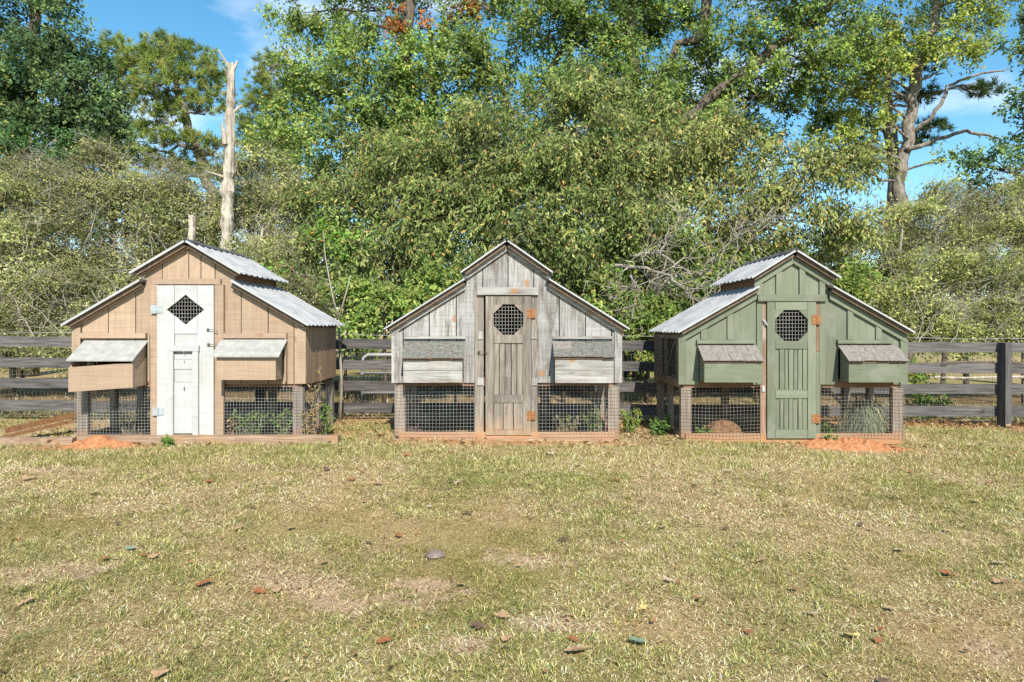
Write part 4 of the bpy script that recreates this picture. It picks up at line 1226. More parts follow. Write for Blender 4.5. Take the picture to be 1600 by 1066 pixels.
# bare snag ---------------------------------------------------------------
def snag(label, pts, d, seed, stubs=()):
    r = np.random.default_rng(seed)
    base = at(pts[0][0], pts[0][1], d); base[2] = float(ground_h(base[0], base[1]))
    root = empty('dead_snag', tuple(base)); tag(root, label, 'dead tree')
    P = np.array([at(p[0], p[1], d) for p in pts]); Rr = [p[2] for p in pts]
    tt = np.linspace(0, len(P) - 1, (len(P) - 1) * 5 + 1)
    PP = np.stack([np.interp(tt, range(len(P)), P[:, k]) for k in range(3)], 1)
    RR = np.interp(tt, range(len(P)), Rr) * (1 + r.normal(size=len(tt)) * .09)
    mb = MB(); mb.tube(PP - base, RR, 10)
    # jagged broken top: pull ring vertices up or down
    n = 10
    for k in range(n):
        v = list(mb.v[-n + k]); v[2] += r.uniform(-.3, .35) * Rr[-1] * 2.2; mb.v[-n + k] = tuple(v)
    for i in range(0, len(mb.v) - n):          # fluted, flaking surface
        v = np.array(mb.v[i]); rowc = PP[i // n] - base
        mb.v[i] = tuple(rowc + (v - rowc) * (1 + r.normal() * .09))
    mb.build('trunk', M['dead'], root)
    for (sp_, rr) in stubs:
        q = np.array([at(x, y, d + dd) for (x, y, dd) in sp_])
        MB().tube(q - base, np.linspace(rr, rr * .45, len(q)), 7).build('branch_stub', M['dead'], root)
    return root
snag('tall bleached dead tree trunk with a broken splintered top', [(352, 470, .105), (354, 385, .105), (355, 330, .104), (357, 280, .103), (359, 230, .098), (360, 180, .086), (361, 130, .072), (361, 100, .058)], 12.2, 5,
     [([(360, 112, 0), (354, 98, 0), (346, 86, -.05), (342, 78, -.05)], 0.025), ([(362, 115, 0), (368, 103, 0), (371, 95, 0)], 0.038), ([(356, 120, 0), (351, 108, -.1)], 0.035),
      ([(352, 225, -.1), (349, 205, -.15), (346, 193, -.15)], 0.049), ([(366, 175, 0), (373, 168, 0), (379, 164, 0)], 0.028), ([(352, 278, 0), (338, 273, -.1), (322, 268, -.2)], 0.032)])
snag('short pale broken stub trunk just above the ridge of the tan coop', [(299, 470, .06), (299, 400, .06), (300, 360, .06), (300, 338, .055)], 11.6, 6)

# big oaks ----------------------------------------------------------------
tree('oak_tree', 'large green oak above the tan and grey coops with a rust-brown patch', 'tree', TREES_G,
     [((at(640, 500, 18)[0], 18, 0), .35)] + trunk_px([(650, 300, .3), (630, 150, .22), (640, 20, .14), (650, -90, .08)], 18),
     [Lb(470, 35, 18, 45, 38), Lb(515, 100, 17.5, 75, 55), Lb(560, 20, 18.5, 70, 45), Lb(470, 150, 18, 50, 45), Lb(595, 150, 17, 90, 65), Lb(545, 220, 17, 95, 50), Lb(690, 130, 17, 90, 70),
      Lb(680, 220, 17, 100, 60), Lb(770, 60, 17.5, 85, 70), Lb(780, 170, 17, 80, 60), Lb(450, 215, 18, 55, 45), Lb(620, 300, 17, 110, 60), Lb(640, -60, 19, 130, 60), Lb(800, -50, 18, 90, 60), Lb(480, 280, 17, 60, 50), Lb(760, 290, 17, 110, 60)],
     OAK, 51)
tree('oak_tree', 'oak bough turning rust-orange at the top edge of the picture', 'tree', TREES_G,
     [((at(675, 500, 19.5)[0], 19.5, 0), .22)] + trunk_px([(680, 300, .18), (675, 100, .1), (670, 40, .06)], 19.5),
     [Lb(625, 32, 17.6, 26, 24), Lb(655, 50, 17.5, 24, 16), Lb(715, 22, 17.2, 28, 16), Lb(740, 10, 17.2, 18, 14)],
     dict(OAK, pal=[((.30, .11, .03), 3), ((.24, .09, .03), 2), ((.16, .13, .04), 2)], cover=1.9), 52)
tree('oak_tree', 'tall oak with pale trunks above the gap between grey and green coops', 'tree', TREES_G,
     [((at(975, 500, 17.5)[0], 17.5, 0), .34)] + trunk_px([(982, 300, .22), (988, 120, .2), (990, 20, .17), (1000, -90, .1)], 17.5),
     [Lb(860, 50, 17, 80, 60), Lb(920, 120, 16.5, 80, 50), Lb(1000, 30, 18.5, 70, 40), Lb(1085, 120, 18, 65, 60), Lb(1050, 30, 18.5, 80, 40), Lb(880, 200, 17, 90, 55), Lb(1000, 190, 18.4, 90, 60), Lb(940, -40, 17, 120, 50), Lb(1060, 210, 18.5, 80, 60), Lb(900, 300, 17, 110, 60), Lb(1020, 300, 17.5, 110, 60), Lb(960, 60, 16.4, 50, 34), Lb(1030, 120, 16.4, 50, 36), Lb(930, 20, 16.2, 60, 30), Lb(1010, 170, 15.9, 55, 32), Lb(870, 130, 15.9, 46, 34)],
     dict(OAK, pal=[((.14, .205, .055), 4), ((.10, .16, .045), 3), ((.20, .26, .068), 2)]), 53,
     extra_limbs=[([at(880, 300, 16.6), at(872, 150, 16.6), at(860, 105, 16.6), at(885, 70, 16.6), at(905, 20, 16.6), at(925, -20, 16.6)], [.1, .1, .09, .07, .06, .04]),
                  ([at(1000, 240, 17.3), at(1060, 70, 17.2), at(1095, 60, 17.2), at(1105, 10, 17.2), at(1115, -40, 17.2)], [.08, .10, .12, .14, .13])])
tree('oak_tree', 'broad oak with a long slanting bough above the green coop', 'tree', TREES_G,
     [((at(1000, 500, 16.2)[0], 16.2, 0), .25)] + trunk_px([(1010, 300, .15), (1040, 215, .13), (1130, 135, .12), (1240, 55, .10), (1330, -20, .06)], 16.2),
     [Lb(1180, 45, 16.5, 95, 50), Lb(1255, 95, 16.3, 75, 50), Lb(1205, 160, 17, 60, 45), Lb(1300, 30, 16.5, 85, 45), Lb(1335, 105, 16.2, 50, 38), Lb(1130, 150, 17, 55, 50), Lb(1240, -40, 16.5, 140, 50), Lb(1175, 240, 17.5, 65, 50), Lb(1270, 170, 17.4, 40, 40), Lb(1090, 190, 15.3, 45, 34), Lb(1180, 110, 15.4, 40, 26)],
     dict(OAK, pal=[((.145, .21, .056), 4), ((.105, .165, .046), 3), ((.21, .265, .07), 3)], cover=2.4), 54)
# forked tree at the right, pale scaly trunk against the sky
tree('forked_tree', 'tall forked tree with a pale scaly trunk against the sky', 'tree', TREES_G,
     [((at(1408, 500, 18)[0], 18, 0), .3)] + trunk_px([(1408, 330, .175), (1408, 270, .165), (1418, 210, .155), (1425, 150, .145), (1440, 90, .135), (1455, 45, .12), (1470, -20, .09)], 18),
     [Lb(1370, 60, 17.5, 60, 40), Lb(1490, 30, 18, 55, 38), Lb(1435, -30, 18, 110, 45), Lb(1530, 50, 18, 38, 42), Lb(1340, 120, 17.5, 45, 30), Lb(1385, 95, 17.6, 45, 32), Lb(1555, -10, 18, 50, 45), Lb(1340, 160, 17.4, 40, 28), Lb(1310, 210, 17.3, 34, 26), Lb(1470, 75, 17.4, 34, 22), Lb(1365, 235, 17.2, 22, 20), Lb(1290, 120, 17, 40, 30), Lb(1410, 55, 17.2, 40, 28), Lb(1330, 265, 17, 40, 26), Lb(1285, 235, 17, 40, 30), Lb(1380, 190, 17.2, 26, 22), Lb(1500, 80, 17.4, 40, 24), Lb(1475, 250, 17.2, 16, 12)],
     dict(OAK, pal=[((.20, .25, .058), 4), ((.28, .31, .075), 3), ((.14, .19, .048), 2)], cover=2.2), 55, bark='pine_bark', limbs=True,
     extra_limbs=[([at(1403, 285, 18.3), at(1398, 220, 18.4), at(1388, 160, 18.5), at(1382, 100, 18.5)], [.12, .11, .10, .07]),
                  ([at(1416, 235, 17.9), at(1440, 228, 17.7), at(1480, 212, 17.6), at(1510, 205, 17.5), at(1535, 210, 17.5), at(1560, 218, 17.4), at(1572, 236, 17.4)], [.075, .06, .05, .045, .038, .03, .015]),
                  ([at(1428, 205, 18), at(1450, 190, 17.8), at(1470, 165, 17.7), at(1480, 135, 17.7), at(1510, 122, 17.6), at(1545, 115, 17.5), at(1580, 106, 17.4)], [.07, .058, .05, .042, .035, .028, .014]),
                  ([at(1418, 140, 18), at(1405, 130, 17.9), at(1393, 125, 17.8)], [.05, .035, .015]),
                  ([at(1438, 125, 18), at(1460, 118, 17.9), at(1475, 114, 17.8)], [.04, .03, .012])])
pine('pine_tree', 'dark pine tufts hanging behind the forked trunk',
     [((at(1392, 500, 19.5)[0], 19.5, 0), .2)] + trunk_px([(1398, 300, .17), (1390, 180, .12), (1386, 90, .06)], 19.5),
     [Lb(1440, 155, 19.5, 28, 14), Lb(1455, 200, 19.5, 26, 12), Lb(1350, 200, 19.5, 50, 16), Lb(1330, 235, 19.5, 45, 12), Lb(1440, 222, 19.5, 22, 10), Lb(1360, 150, 19.5, 40, 18), Lb(1420, 110, 19.6, 40, 20), Lb(1530, 145, 19, 26, 14)], 44,
     [((.05, .09, .035), 3), ((.08, .12, .04), 2)], dens=.8)
tree('oak_tree', 'dark oak leaning in from the right edge', 'tree', TREES_G,
     [((at(1640, 500, 15.5)[0], 15.5, 0), .25)] + trunk_px([(1640, 300, .2), (1625, 200, .13), (1610, 90, .06)], 15.5),
     [Lb(1598, 190, 15.5, 32, 50), Lb(1560, 265, 15.3, 55, 32), Lb(1600, 60, 15.5, 32, 60), Lb(1600, 290, 15.3, 55, 50), Lb(1520, 255, 15.3, 25, 18), Lb(1650, 200, 15.5, 60, 120), Lb(1560, 330, 15.3, 50, 35)],
     dict(OAK_DARK, pal=[((.075, .125, .045), 4), ((.052, .098, .038), 3), ((.13, .18, .058), 2)], cover=1.9), 56)

# drooping-leaved trees in the middle
DG = 'drooping-leaved trees over the coops'
def stem(px, d, top): return [((at(px, 500, d)[0], d, 0), .12), (at(px + 8, 420, d), .10), (at(*top, d), .04)]
tree('cherry_tree', 'olive drooping-leaved tree between the tan and grey coops', 'tree', DG, stem(640, 12.2, (640, 300)),
     [Lb(560, 330, 12.4, 75, 60), Lb(640, 270, 12.2, 85, 60), Lb(700, 340, 11.8, 95, 65), Lb(520, 400, 12, 60, 55), Lb(610, 400, 11.6, 85, 55), Lb(720, 235, 12.4, 70, 50), Lb(500, 330, 12.6, 45, 60), Lb(590, 240, 12.8, 55, 40)], DROOP, 61)
tree('cherry_tree', 'broad olive drooping-leaved tree rising above the grey coop', 'tree', DG, stem(900, 11.8, (880, 280)),
     [Lb(800, 210, 12, 90, 60), Lb(900, 200, 12.2, 85, 60), Lb(830, 300, 11.6, 110, 70), Lb(960, 280, 11.8, 105, 65), Lb(780, 380, 11.3, 100, 55), Lb(900, 380, 11.2, 115, 60), Lb(1010, 360, 11.6, 85, 60), Lb(860, 440, 11.2, 90, 45), Lb(740, 300, 12, 80, 60), Lb(930, 145, 12.6, 70, 34), Lb(1000, 185, 12.6, 60, 36)], DROOP, 62)
tree('cherry_tree', 'yellowing drooping-leaved tree spreading over the green coop', 'tree', DG, stem(1090, 11.9, (1110, 300)),
     [Lb(1060, 240, 12, 80, 55), Lb(1140, 220, 12.2, 75, 55), Lb(1120, 310, 11.8, 90, 55), Lb(1220, 270, 11.8, 75, 50), Lb(1290, 290, 11.6, 70, 45), Lb(1335, 260, 11.6, 45, 30), Lb(1240, 350, 11.6, 85, 50), Lb(1330, 350, 11.5, 60, 45), Lb(1160, 390, 11.6, 70, 40), Lb(1000, 250, 12.2, 60, 50)],
     dict(DROOP, cover=1.5, pal=[((.26, .28, .09), 4), ((.18, .225, .065), 4), ((.35, .34, .135), 3), ((.115, .155, .048), 3)]), 63,
     extra_limbs=[([at(1090, 460, 11.4), at(1130, 410, 11.4), at(1180, 370, 11.4), at(1230, 330, 11.4), at(1270, 300, 11.4)], [.04, .035, .03, .02, .012])])

# olive thickets
BRs = [
 ('olive thicket shrub with pale twigs at the left picture edge', 20, [Lb(45, 280, 13, 70, 45), Lb(20, 320, 12.6, 90, 60), Lb(-60, 380, 12.4, 90, 90), Lb(40, 410, 12.2, 95, 65), Lb(20, 490, 11.8, 100, 50), Lb(-30, 540, 11.2, 110, 30)]),
 ('olive thicket shrub left of the tan coop', 150, [Lb(165, 262, 13.2, 50, 40), Lb(140, 300, 12.8, 85, 55), Lb(130, 380, 12.3, 90, 60), Lb(150, 460, 11.8, 95, 55), Lb(110, 520, 11.3, 110, 35)]),
 ('olive thicket shrub standing behind the tan coop roof', 260, [Lb(250, 285, 13.6, 55, 36), Lb(225, 320, 13, 75, 60), Lb(250, 400, 12.4, 85, 60), Lb(290, 330, 13, 65, 55), Lb(230, 480, 11.8, 90, 50), Lb(300, 450, 11.8, 80, 60)]),
 ('olive thicket shrub round the foot of the bare snag', 400, [Lb(410, 270, 14.5, 50, 40), Lb(385, 300, 14.5, 60, 55), Lb(370, 380, 13, 75, 60), Lb(440, 330, 13.4, 60, 60), Lb(440, 420, 12.2, 75, 60), Lb(380, 470, 11.8, 80, 50), Lb(470, 480, 11.4, 70, 50)]),
 ('olive thicket shrub directly above the right fence rails', 1400, [Lb(1360, 420, 12.6, 65, 55), Lb(1400, 350, 13.2, 55, 45), Lb(1440, 430, 12.4, 75, 60), Lb(1380, 480, 12, 75, 45), Lb(1460, 500, 12, 80, 30), Lb(1310, 400, 12.6, 60, 50), Lb(1340, 490, 12, 60, 45), Lb(1440, 520, 11.8, 90, 26)]),
 ('olive thicket shrub behind the tall fence post', 1510, [Lb(1470, 318, 13.8, 45, 34), Lb(1480, 350, 13.4, 60, 50), Lb(1540, 400, 12.8, 75, 60), Lb(1510, 460, 12.2, 85, 50), Lb(1570, 500, 12, 70, 34), Lb(1530, 340, 13.6, 60, 40), Lb(1490, 410, 12.7, 60, 50), Lb(1540, 520, 11.8, 90, 24)]),
 ('olive thicket shrub at the right picture edge', 1620, [Lb(1575, 315, 13.6, 50, 36), Lb(1610, 380, 13, 70, 60), Lb(1620, 460, 12.4, 80, 60), Lb(1680, 420, 12.6, 80, 80), Lb(1600, 340, 13.4, 50, 40), Lb(1630, 510, 11.9, 80, 30)]),
]
for i, (lab, px, lobes) in enumerate(BRs):
    d = 12.4
    sh = tree('thicket_shrub', lab, 'shrub', BR_G, [((at(px, 500, d)[0], d, 0), .05), (at(px, 440, d), .04), (at(px + 10, 360, d), .02)], lobes,
         dict(BRUSH) if px < 1000 else dict(BRUSH, pal=[((.26, .28, .09), 5), ((.185, .215, .065), 4), ((.35, .355, .135), 3), ((.12, .155, .046), 3)]), 70 + i, limb_r=.02, twig_mat='twig', twig_r=.0055, bark='twig')
    r = np.random.default_rng(300 + i)
    base = np.array(sh.location)
    for _ in range(16):
        (c, rad) = lobes[r.integers(0, len(lobes))]
        c = np.array(c); rad = np.array(rad)
        p0 = c + np.array((r.uniform(-.7, .7) * rad[0], -rad[1] * r.uniform(.6, 1.0), -rad[2] * r.uniform(.2, .9)))
        p1 = p0 + np.array((r.uniform(-1, 1) * .9, r.uniform(-.2, .1), r.uniform(.25, 1.1)))
        w = wiggle(p0, p1, 8, .12, r, .06)
        mb = MB(); mb.tube(w - base, np.linspace(.011, .003, 8), 5)
        for _ in range(6):
            k = r.integers(2, 8)
            mb.tube(wiggle(w[k], w[k] + rand_dirs(1, r)[0] * np.array((1, .4, .8)) * r.uniform(.15, .5), 5, .12, r) - base, np.linspace(.005, .0018, 5), 4)
        mb.build('stem', M['twig'], sh)
# under-bushes behind the fence
UB = [
 ('leafy green bush low behind the fence, left of the grey coop', 600, 10.6, [Lb(560, 470, 10.6, 60, 45), Lb(630, 480, 10.5, 65, 45), Lb(600, 530, 10.3, 90, 25), Lb(680, 470, 10.7, 55, 50)]),
 ('bright green bush behind the gap between grey and green coops', 1010, 10.8, [Lb(1000, 500, 10.6, 55, 38), Lb(1050, 470, 10.8, 60, 50), Lb(980, 540, 10.4, 60, 22), Lb(1040, 530, 10.5, 50, 25), Lb(1050, 495, 11.2, 65, 45), Lb(1075, 400, 11.4, 55, 55), Lb(1000, 420, 11.4, 55, 50)]),
 ('straggly dark bush behind the fence rails right of the green coop', 1445, 9.7, [Lb(1435, 605, 9.7, 32, 30), Lb(1475, 630, 9.6, 30, 16), Lb(1425, 640, 9.4, 22, 16)]),
 ('green bush hidden mostly by the green coop', 1180, 10.8, [Lb(1150, 450, 11, 70, 60), Lb(1220, 470, 10.8, 70, 50), Lb(1290, 450, 11, 60, 55)]),
 ('green bush hidden mostly by the grey coop', 880, 10.8, [Lb(820, 480, 10.9, 80, 50), Lb(910, 470, 10.8, 60, 50)]),
]
for i, (lab, px, d, lobes) in enumerate(UB):
    tree('leafy_bush', lab, 'bush', 'leafy bushes low behind the fence', [((at(px, 500, d)[0], d, 0), .04), (at(px, 480 if d > 10 else 600, d), .02)], lobes, BUSH, 90 + i, limb_r=.015, twig_mat='twig', bark='bark')
tree('sumac_bush', 'patch of bright lime green leaves between the tan and grey coop roofs', 'bush', None,
     [((at(540, 500, 11.1)[0], 11.1, 0), .03), (at(540, 400, 11.1), .015)], [Lb(505, 362, 11.1, 35, 12), Lb(560, 378, 11.0, 42, 14), Lb(530, 392, 11.0, 30, 8), Lb(430, 425, 10.9, 26, 8)],
     dict(BUSH, pal=[((.14, .26, .05), 3), ((.18, .30, .06), 2)], cover=1.6, droop=.1, fleck=([((.4, .2, .05), 1)], .03)), 96, limb_r=.012)

# dead tangle of fallen limbs between the grey and green coops
def dead_limb(label, pts, r0, seed, nsub=26):
    r = np.random.default_rng(seed)
    P = np.array([at(*p) for p in pts])
    base = P[0].copy()
    root = empty('fallen_limb', tuple(base)); tag(root, label, 'dead branch', 'fallen limbs between the grey and green coops')
    tt = np.linspace(0, len(P) - 1, (len(P) - 1) * 4 + 1)
    PP = np.stack([np.interp(tt, range(len(P)), P[:, k]) for k in range(3)], 1)
    PP[1:-1] += r.normal(size=(len(PP) - 2, 3)) * .02
    MB().tube(PP - base, np.linspace(r0, r0 * .25, len(PP)), 7).build('limb', M['dead_limb'], root, True)
    A, B = [], []
    mb = MB()
    for _ in range(nsub):
        i = r.integers(1, len(PP))
        e = PP[i] + unit(rand_dirs(1, r)[0] * np.array((1.2, .5, .8)) + .6 * unit(PP[-1] - PP[0])) * r.uniform(.25, .9)
        w = wiggle(PP[i], e, 6, .2, r)
        mb.tube(w - base, np.linspace(r0 * .3 + .002, .003, 6), 4)
        for _ in range(5):
            k = r.integers(1, 6)
            e2 = w[k] + rand_dirs(1, r)[0] * r.uniform(.15, .45)
            A.append(w[k] - base); B.append(e2 - base)
    tag(mb.build('side_branches', M['twig'], root), kind='stuff')
    twig_mesh([(np.array(A), np.array(B))], .005, M['twig'], root, 'twigs', r)
dead_limb('forked pale fallen limb drooping above the fence beside the green coop', [(960, 415, 10.6), (1010, 420, 10.5), (1050, 432, 10.4), (1070, 460, 10.3), (1095, 470, 10.3)], .034, 1)
dead_limb('dead grey branch arching toward the roof of the green coop', [(985, 400, 10.8), (1030, 395, 10.7), (1080, 430, 10.6), (1120, 425, 10.5), (1150, 435, 10.5)], .030, 2)
dead_limb('straight dead branch rising right through the leaves beside the green coop', [(1080, 440, 10.7), (1120, 395, 10.8), (1165, 360, 10.9), (1230, 320, 11)], .024, 3)
dead_limb('upright dead branch with green lichen above the gap between grey and green coops', [(1030, 405, 10.5), (1045, 360, 10.6), (1065, 335, 10.7)], .02, 4, 10)
dead_limb('thin hanging dead branches just right of the grey coop roof', [(985, 430, 10.4), (1000, 455, 10.3), (990, 480, 10.3)], .016, 5, 10)
# short stump trunk behind the grey coop's right roof slope
st = empty('tree_stump', tuple(map(float, (at(950, 500, 10.9)[0], 10.9, float(ground_h(1.5, 10.9))))))
tag(st, 'pale rough tree trunk behind the right roof slope of the grey coop', 'tree trunk')
MB().tube([(0, 0, 0), (.02, 0, .6), (-.03, 0, 1.1), (.0, 0, 1.6), (.03, 0, 2.0)], [.26, .23, .21, .19, .2], 10).build('trunk', M['pine_bark'], st, True)

# distant wood closing the view low down
fw = []
r = np.random.default_rng(5)
for px in range(-160, 1300, 75):
    d = 30 + r.uniform(-2, 3)
    fw.append(Lb(px, 440 + r.uniform(-25, 25), d, 60, 75))
    fw.append(Lb(px + 30, 500, d - 4, 60, 30))
v, t, col, TW = crown_arrays(fw, dict(OAK_DARK, len=.34, wid=.2, cover=3.2, spray=1.0, clumps=3, per=8, pal=[((.06, .10, .035), 3), ((.09, .12, .04), 2), ((.04, .08, .03), 2)]), r)
tag(fast_mesh('far_wood', v, t, M['leaf'], None, col), 'distant dark woodland filling gaps behind the nearer trees', 'woodland', None, 'stuff')

# ---------------------------------------------------------------- weeds and saplings
def weed(name, label, px, d, h, n, spread, leaf, pal, seed, cat='weed', group=None, stem_mat='twig', droop=.3, per=14):
    r = np.random.default_rng(seed)
    x = (px - 800) / FPX * d; z = float(ground_h(x, d))
    root = empty(name, (x, d, z)); tag(root, label, cat, group)
    mb = MB(); V, T, C = [], [], []; off = 0
    for _ in range(n):
        a = r.uniform(0, 6.28); q = r.uniform(.2, 1) * spread
        tip = np.array((math.cos(a) * q, math.sin(a) * q * .6, h * r.uniform(.55, 1)))
        b = np.array((math.cos(a) * q * .25, math.sin(a) * q * .2, -.02))
        w = wiggle(b, tip, 6, .12, r, .05)
        mb.tube(w, np.linspace(.0045, .0015, 6), 4)
        tt = r.uniform(.15, 1, per)
        p = np.stack([np.interp(tt * 5, range(6), w[:, k]) for k in range(3)], 1)
        ax = rand_dirs(per, r) * .9 + np.array((0, -.1, .25 - droop)); nr = rand_dirs(per, r) * .6 + np.array((0, -.4, .8))
        v, t = leaf_arrays(p, ax, nr, leaf[0] * r.uniform(.6, 1.2, per), leaf[1] * r.uniform(.7, 1.2, per))
        V.append(v); T.append(t + off); off += len(v)
        C.append(np.repeat(np.clip(pick_palette(per, pal, r) * r.normal(1, .15, per)[:, None], .01, .7), 4, 0))
    tag(mb.build('stems', M[stem_mat], root), kind='stuff')
    fast_mesh('leaves', np.concatenate(V), np.concatenate(T), M['leaf'], root, np.concatenate(C))
    return root
GRN = [((.14, .24, .05), 3), ((.10, .18, .04), 2), ((.20, .27, .07), 1)]
OLV = [((.15, .18, .06), 3), ((.22, .20, .09), 2)]
DRY = [((.36, .25, .13), 3), ((.28, .20, .10), 2), ((.20, .20, .08), 1)]
weed('fern_weed', 'lime green ferny weed inside the right run of the tan coop', 395, 7.14, .36, 26, .22, (.06, .022), GRN, 1)
weed('fern_weed', 'brownish weed beside the lime one in the tan coop run', 362, 7.13, .28, 14, .14, (.055, .03), DRY, 2)
weed('fern_weed', 'leafy weed near the corner post in the tan coop run', 442, 7.15, .34, 16, .14, (.05, .03), GRN + OLV, 3)
weed('dry_weed', 'tall dry seed stalk at the right corner of the tan coop', 492, 6.98, .78, 7, .08, (.05, .02), DRY, 4, per=26)
weed('leafy_weed', 'small green weed against the side of the tan coop', 508, 7.3, .42, 9, .10, (.06, .03), GRN, 5)
weed('dry_weed', 'dead brown stalks low beside the tan coop corner post', 480, 6.94, .4, 8, .07, (.05, .014), DRY, 6)
weed('leafy_weed', 'green weed inside the right run of the grey coop', 930, 7.26, .38, 20, .2, (.05, .03), GRN + OLV, 7)
weed('leafy_weed', 'sparse weed in the middle of the grey coop right run', 885, 7.25, .26, 14, .2, (.05, .025), OLV + DRY, 8)
weed('purple_weed', 'low purplish weed in the left run of the grey coop', 645, 7.2, .12, 10, .1, (.04, .02), [((.20, .10, .14), 2), ((.14, .16, .06), 2)], 9)
weed('leafy_weed', 'bright green weed clump beside the grey coop right corner', 985, 7.6, .30, 24, .18, (.05, .024), [((.20, .28, .06), 3), ((.16, .23, .05), 2), ((.42, .36, .05), 1)], 10)
weed('leafy_weed', 'dark green weed growing at the left corner of the green coop', 1030, 7.45, .20, 20, .2, (.06, .034), [((.08, .16, .035), 3), ((.12, .20, .05), 2)], 11)
weed('leafy_weed', 'low green weed beside the log in the green coop run', 1096, 7.25, .12, 10, .12, (.05, .03), GRN, 12)
weed('leafy_weed', 'lime weed beside the grey grass bundle in the green coop', 1288, 7.25, .2, 10, .08, (.07, .035), GRN, 13)
weed('leafy_weed', 'small weed tuft on the clay heap', 1300, 6.85, .13, 8, .08, (.05, .02), GRN, 14)
weed('leafy_weed', 'small weed tuft in front of the white door', 262, 6.66, .1, 9, .07, (.045, .02), GRN, 15)
weed('fern_weed', 'dry scraggly weed in the left run of the tan coop', 205, 7.2, .4, 22, .3, (.035, .014), DRY + OLV, 16)
# bundle of grey-green ornamental grass inside the green coop
r = np.random.default_rng(9)
gxp, gd = at(1342, 680, 7.33)[0], 7.33
og = empty('grass_bundle', (float(gxp), gd, float(ground_h(gxp, gd)))); tag(og, 'bundle of grey-green drooping grass stuffed in the green coop run', 'grass bundle')
V, T, C = [], [], []; off = 0
for k in range(900):
    a = r.uniform(0, 6.28); q = r.uniform(.05, .36)
    cz = r.uniform(.1, .40)
    p0 = np.array((r.normal() * .05 + .05, r.normal() * .05, cz))
    p2 = np.array((math.cos(a) * q + (.06 if r.random() < .6 else -.1), math.sin(a) * .18 - .06, max(0.0, cz - r.uniform(.05, .36))))
    p1 = (p0 + p2) / 2 + np.array((0, 0, .07 + .08 * r.random()))
    s = np.array((.0035, 0, .002))
    v = np.array([p0 - s, p0 + s, p1 - s, p1 + s, p2]); t = np.array([[0, 1, 3], [0, 3, 2], [2, 3, 4]])
    V.append(v); T.append(t + off); off += 5
    c = np.array((.24, .285, .20)) * r.uniform(.6, 1.35) if r.random() < .85 else np.array((.38, .34, .2))
    C.append(np.repeat(c[None], 5, 0))
fast_mesh('blades', np.concatenate(V), np.concatenate(T), M['grass'], og, np.concatenate(C))
# thin bare sapling by the fence
sp_ = empty('bare_sapling', (float(at(535, 660, 8.45)[0]), 8.45, float(ground_h(-2.1, 8.45)))); tag(sp_, 'thin forked bare sapling beside the fence right of the tan coop', 'sapling')
b0 = np.array((at(535, 660, 8.45)[0], 8.45, float(ground_h(-2.1, 8.45))))
stem_pts = [at(531, 668, 8.45), at(534, 600, 8.45), at(531, 540, 8.45), at(529, 500, 8.45)]
MB().tube(np.array(stem_pts) - b0, [.02, .018, .016, .014], 7).build('trunk', M['twig'], sp_, True)
MB().tube(np.array([stem_pts[3], at(518, 455, 8.45), at(508, 400, 8.45), at(505, 360, 8.45)]) - b0, [.013, .01, .007, .003], 6).build('branch', M['twig'], sp_, True)
MB().tube(np.array([stem_pts[3], at(540, 460, 8.45), at(548, 430, 8.45)]) - b0, [.012, .009, .004], 6).build('branch', M['twig'], sp_, True)
MB().tube(np.array([stem_pts[2], at(538, 525, 8.4), at(540, 515, 8.4)]) - b0, [.01, .008, .004], 6).build('branch', M['twig'], sp_, True)

# ---------------------------------------------------------------- lawn grass
def in_coop(x, y):
    m = np.zeros(len(x), bool)
    for (cx, cy) in COOPS:
        m |= (np.abs(x - cx) < HW - .02) & (y > cy - .05) & (y < cy + DEPTH)
    m |= (x > at(112, 0, 6.77)[0]) & (x < at(530, 0, 6.77)[0]) & (y > 6.76) & (y < 6.93)
    m |= (x > at(-70, 0, 6.8)[0]) & (x < at(115, 0, 6.8)[0]) & (y > 6.79) & (y < 6.95)
    return m

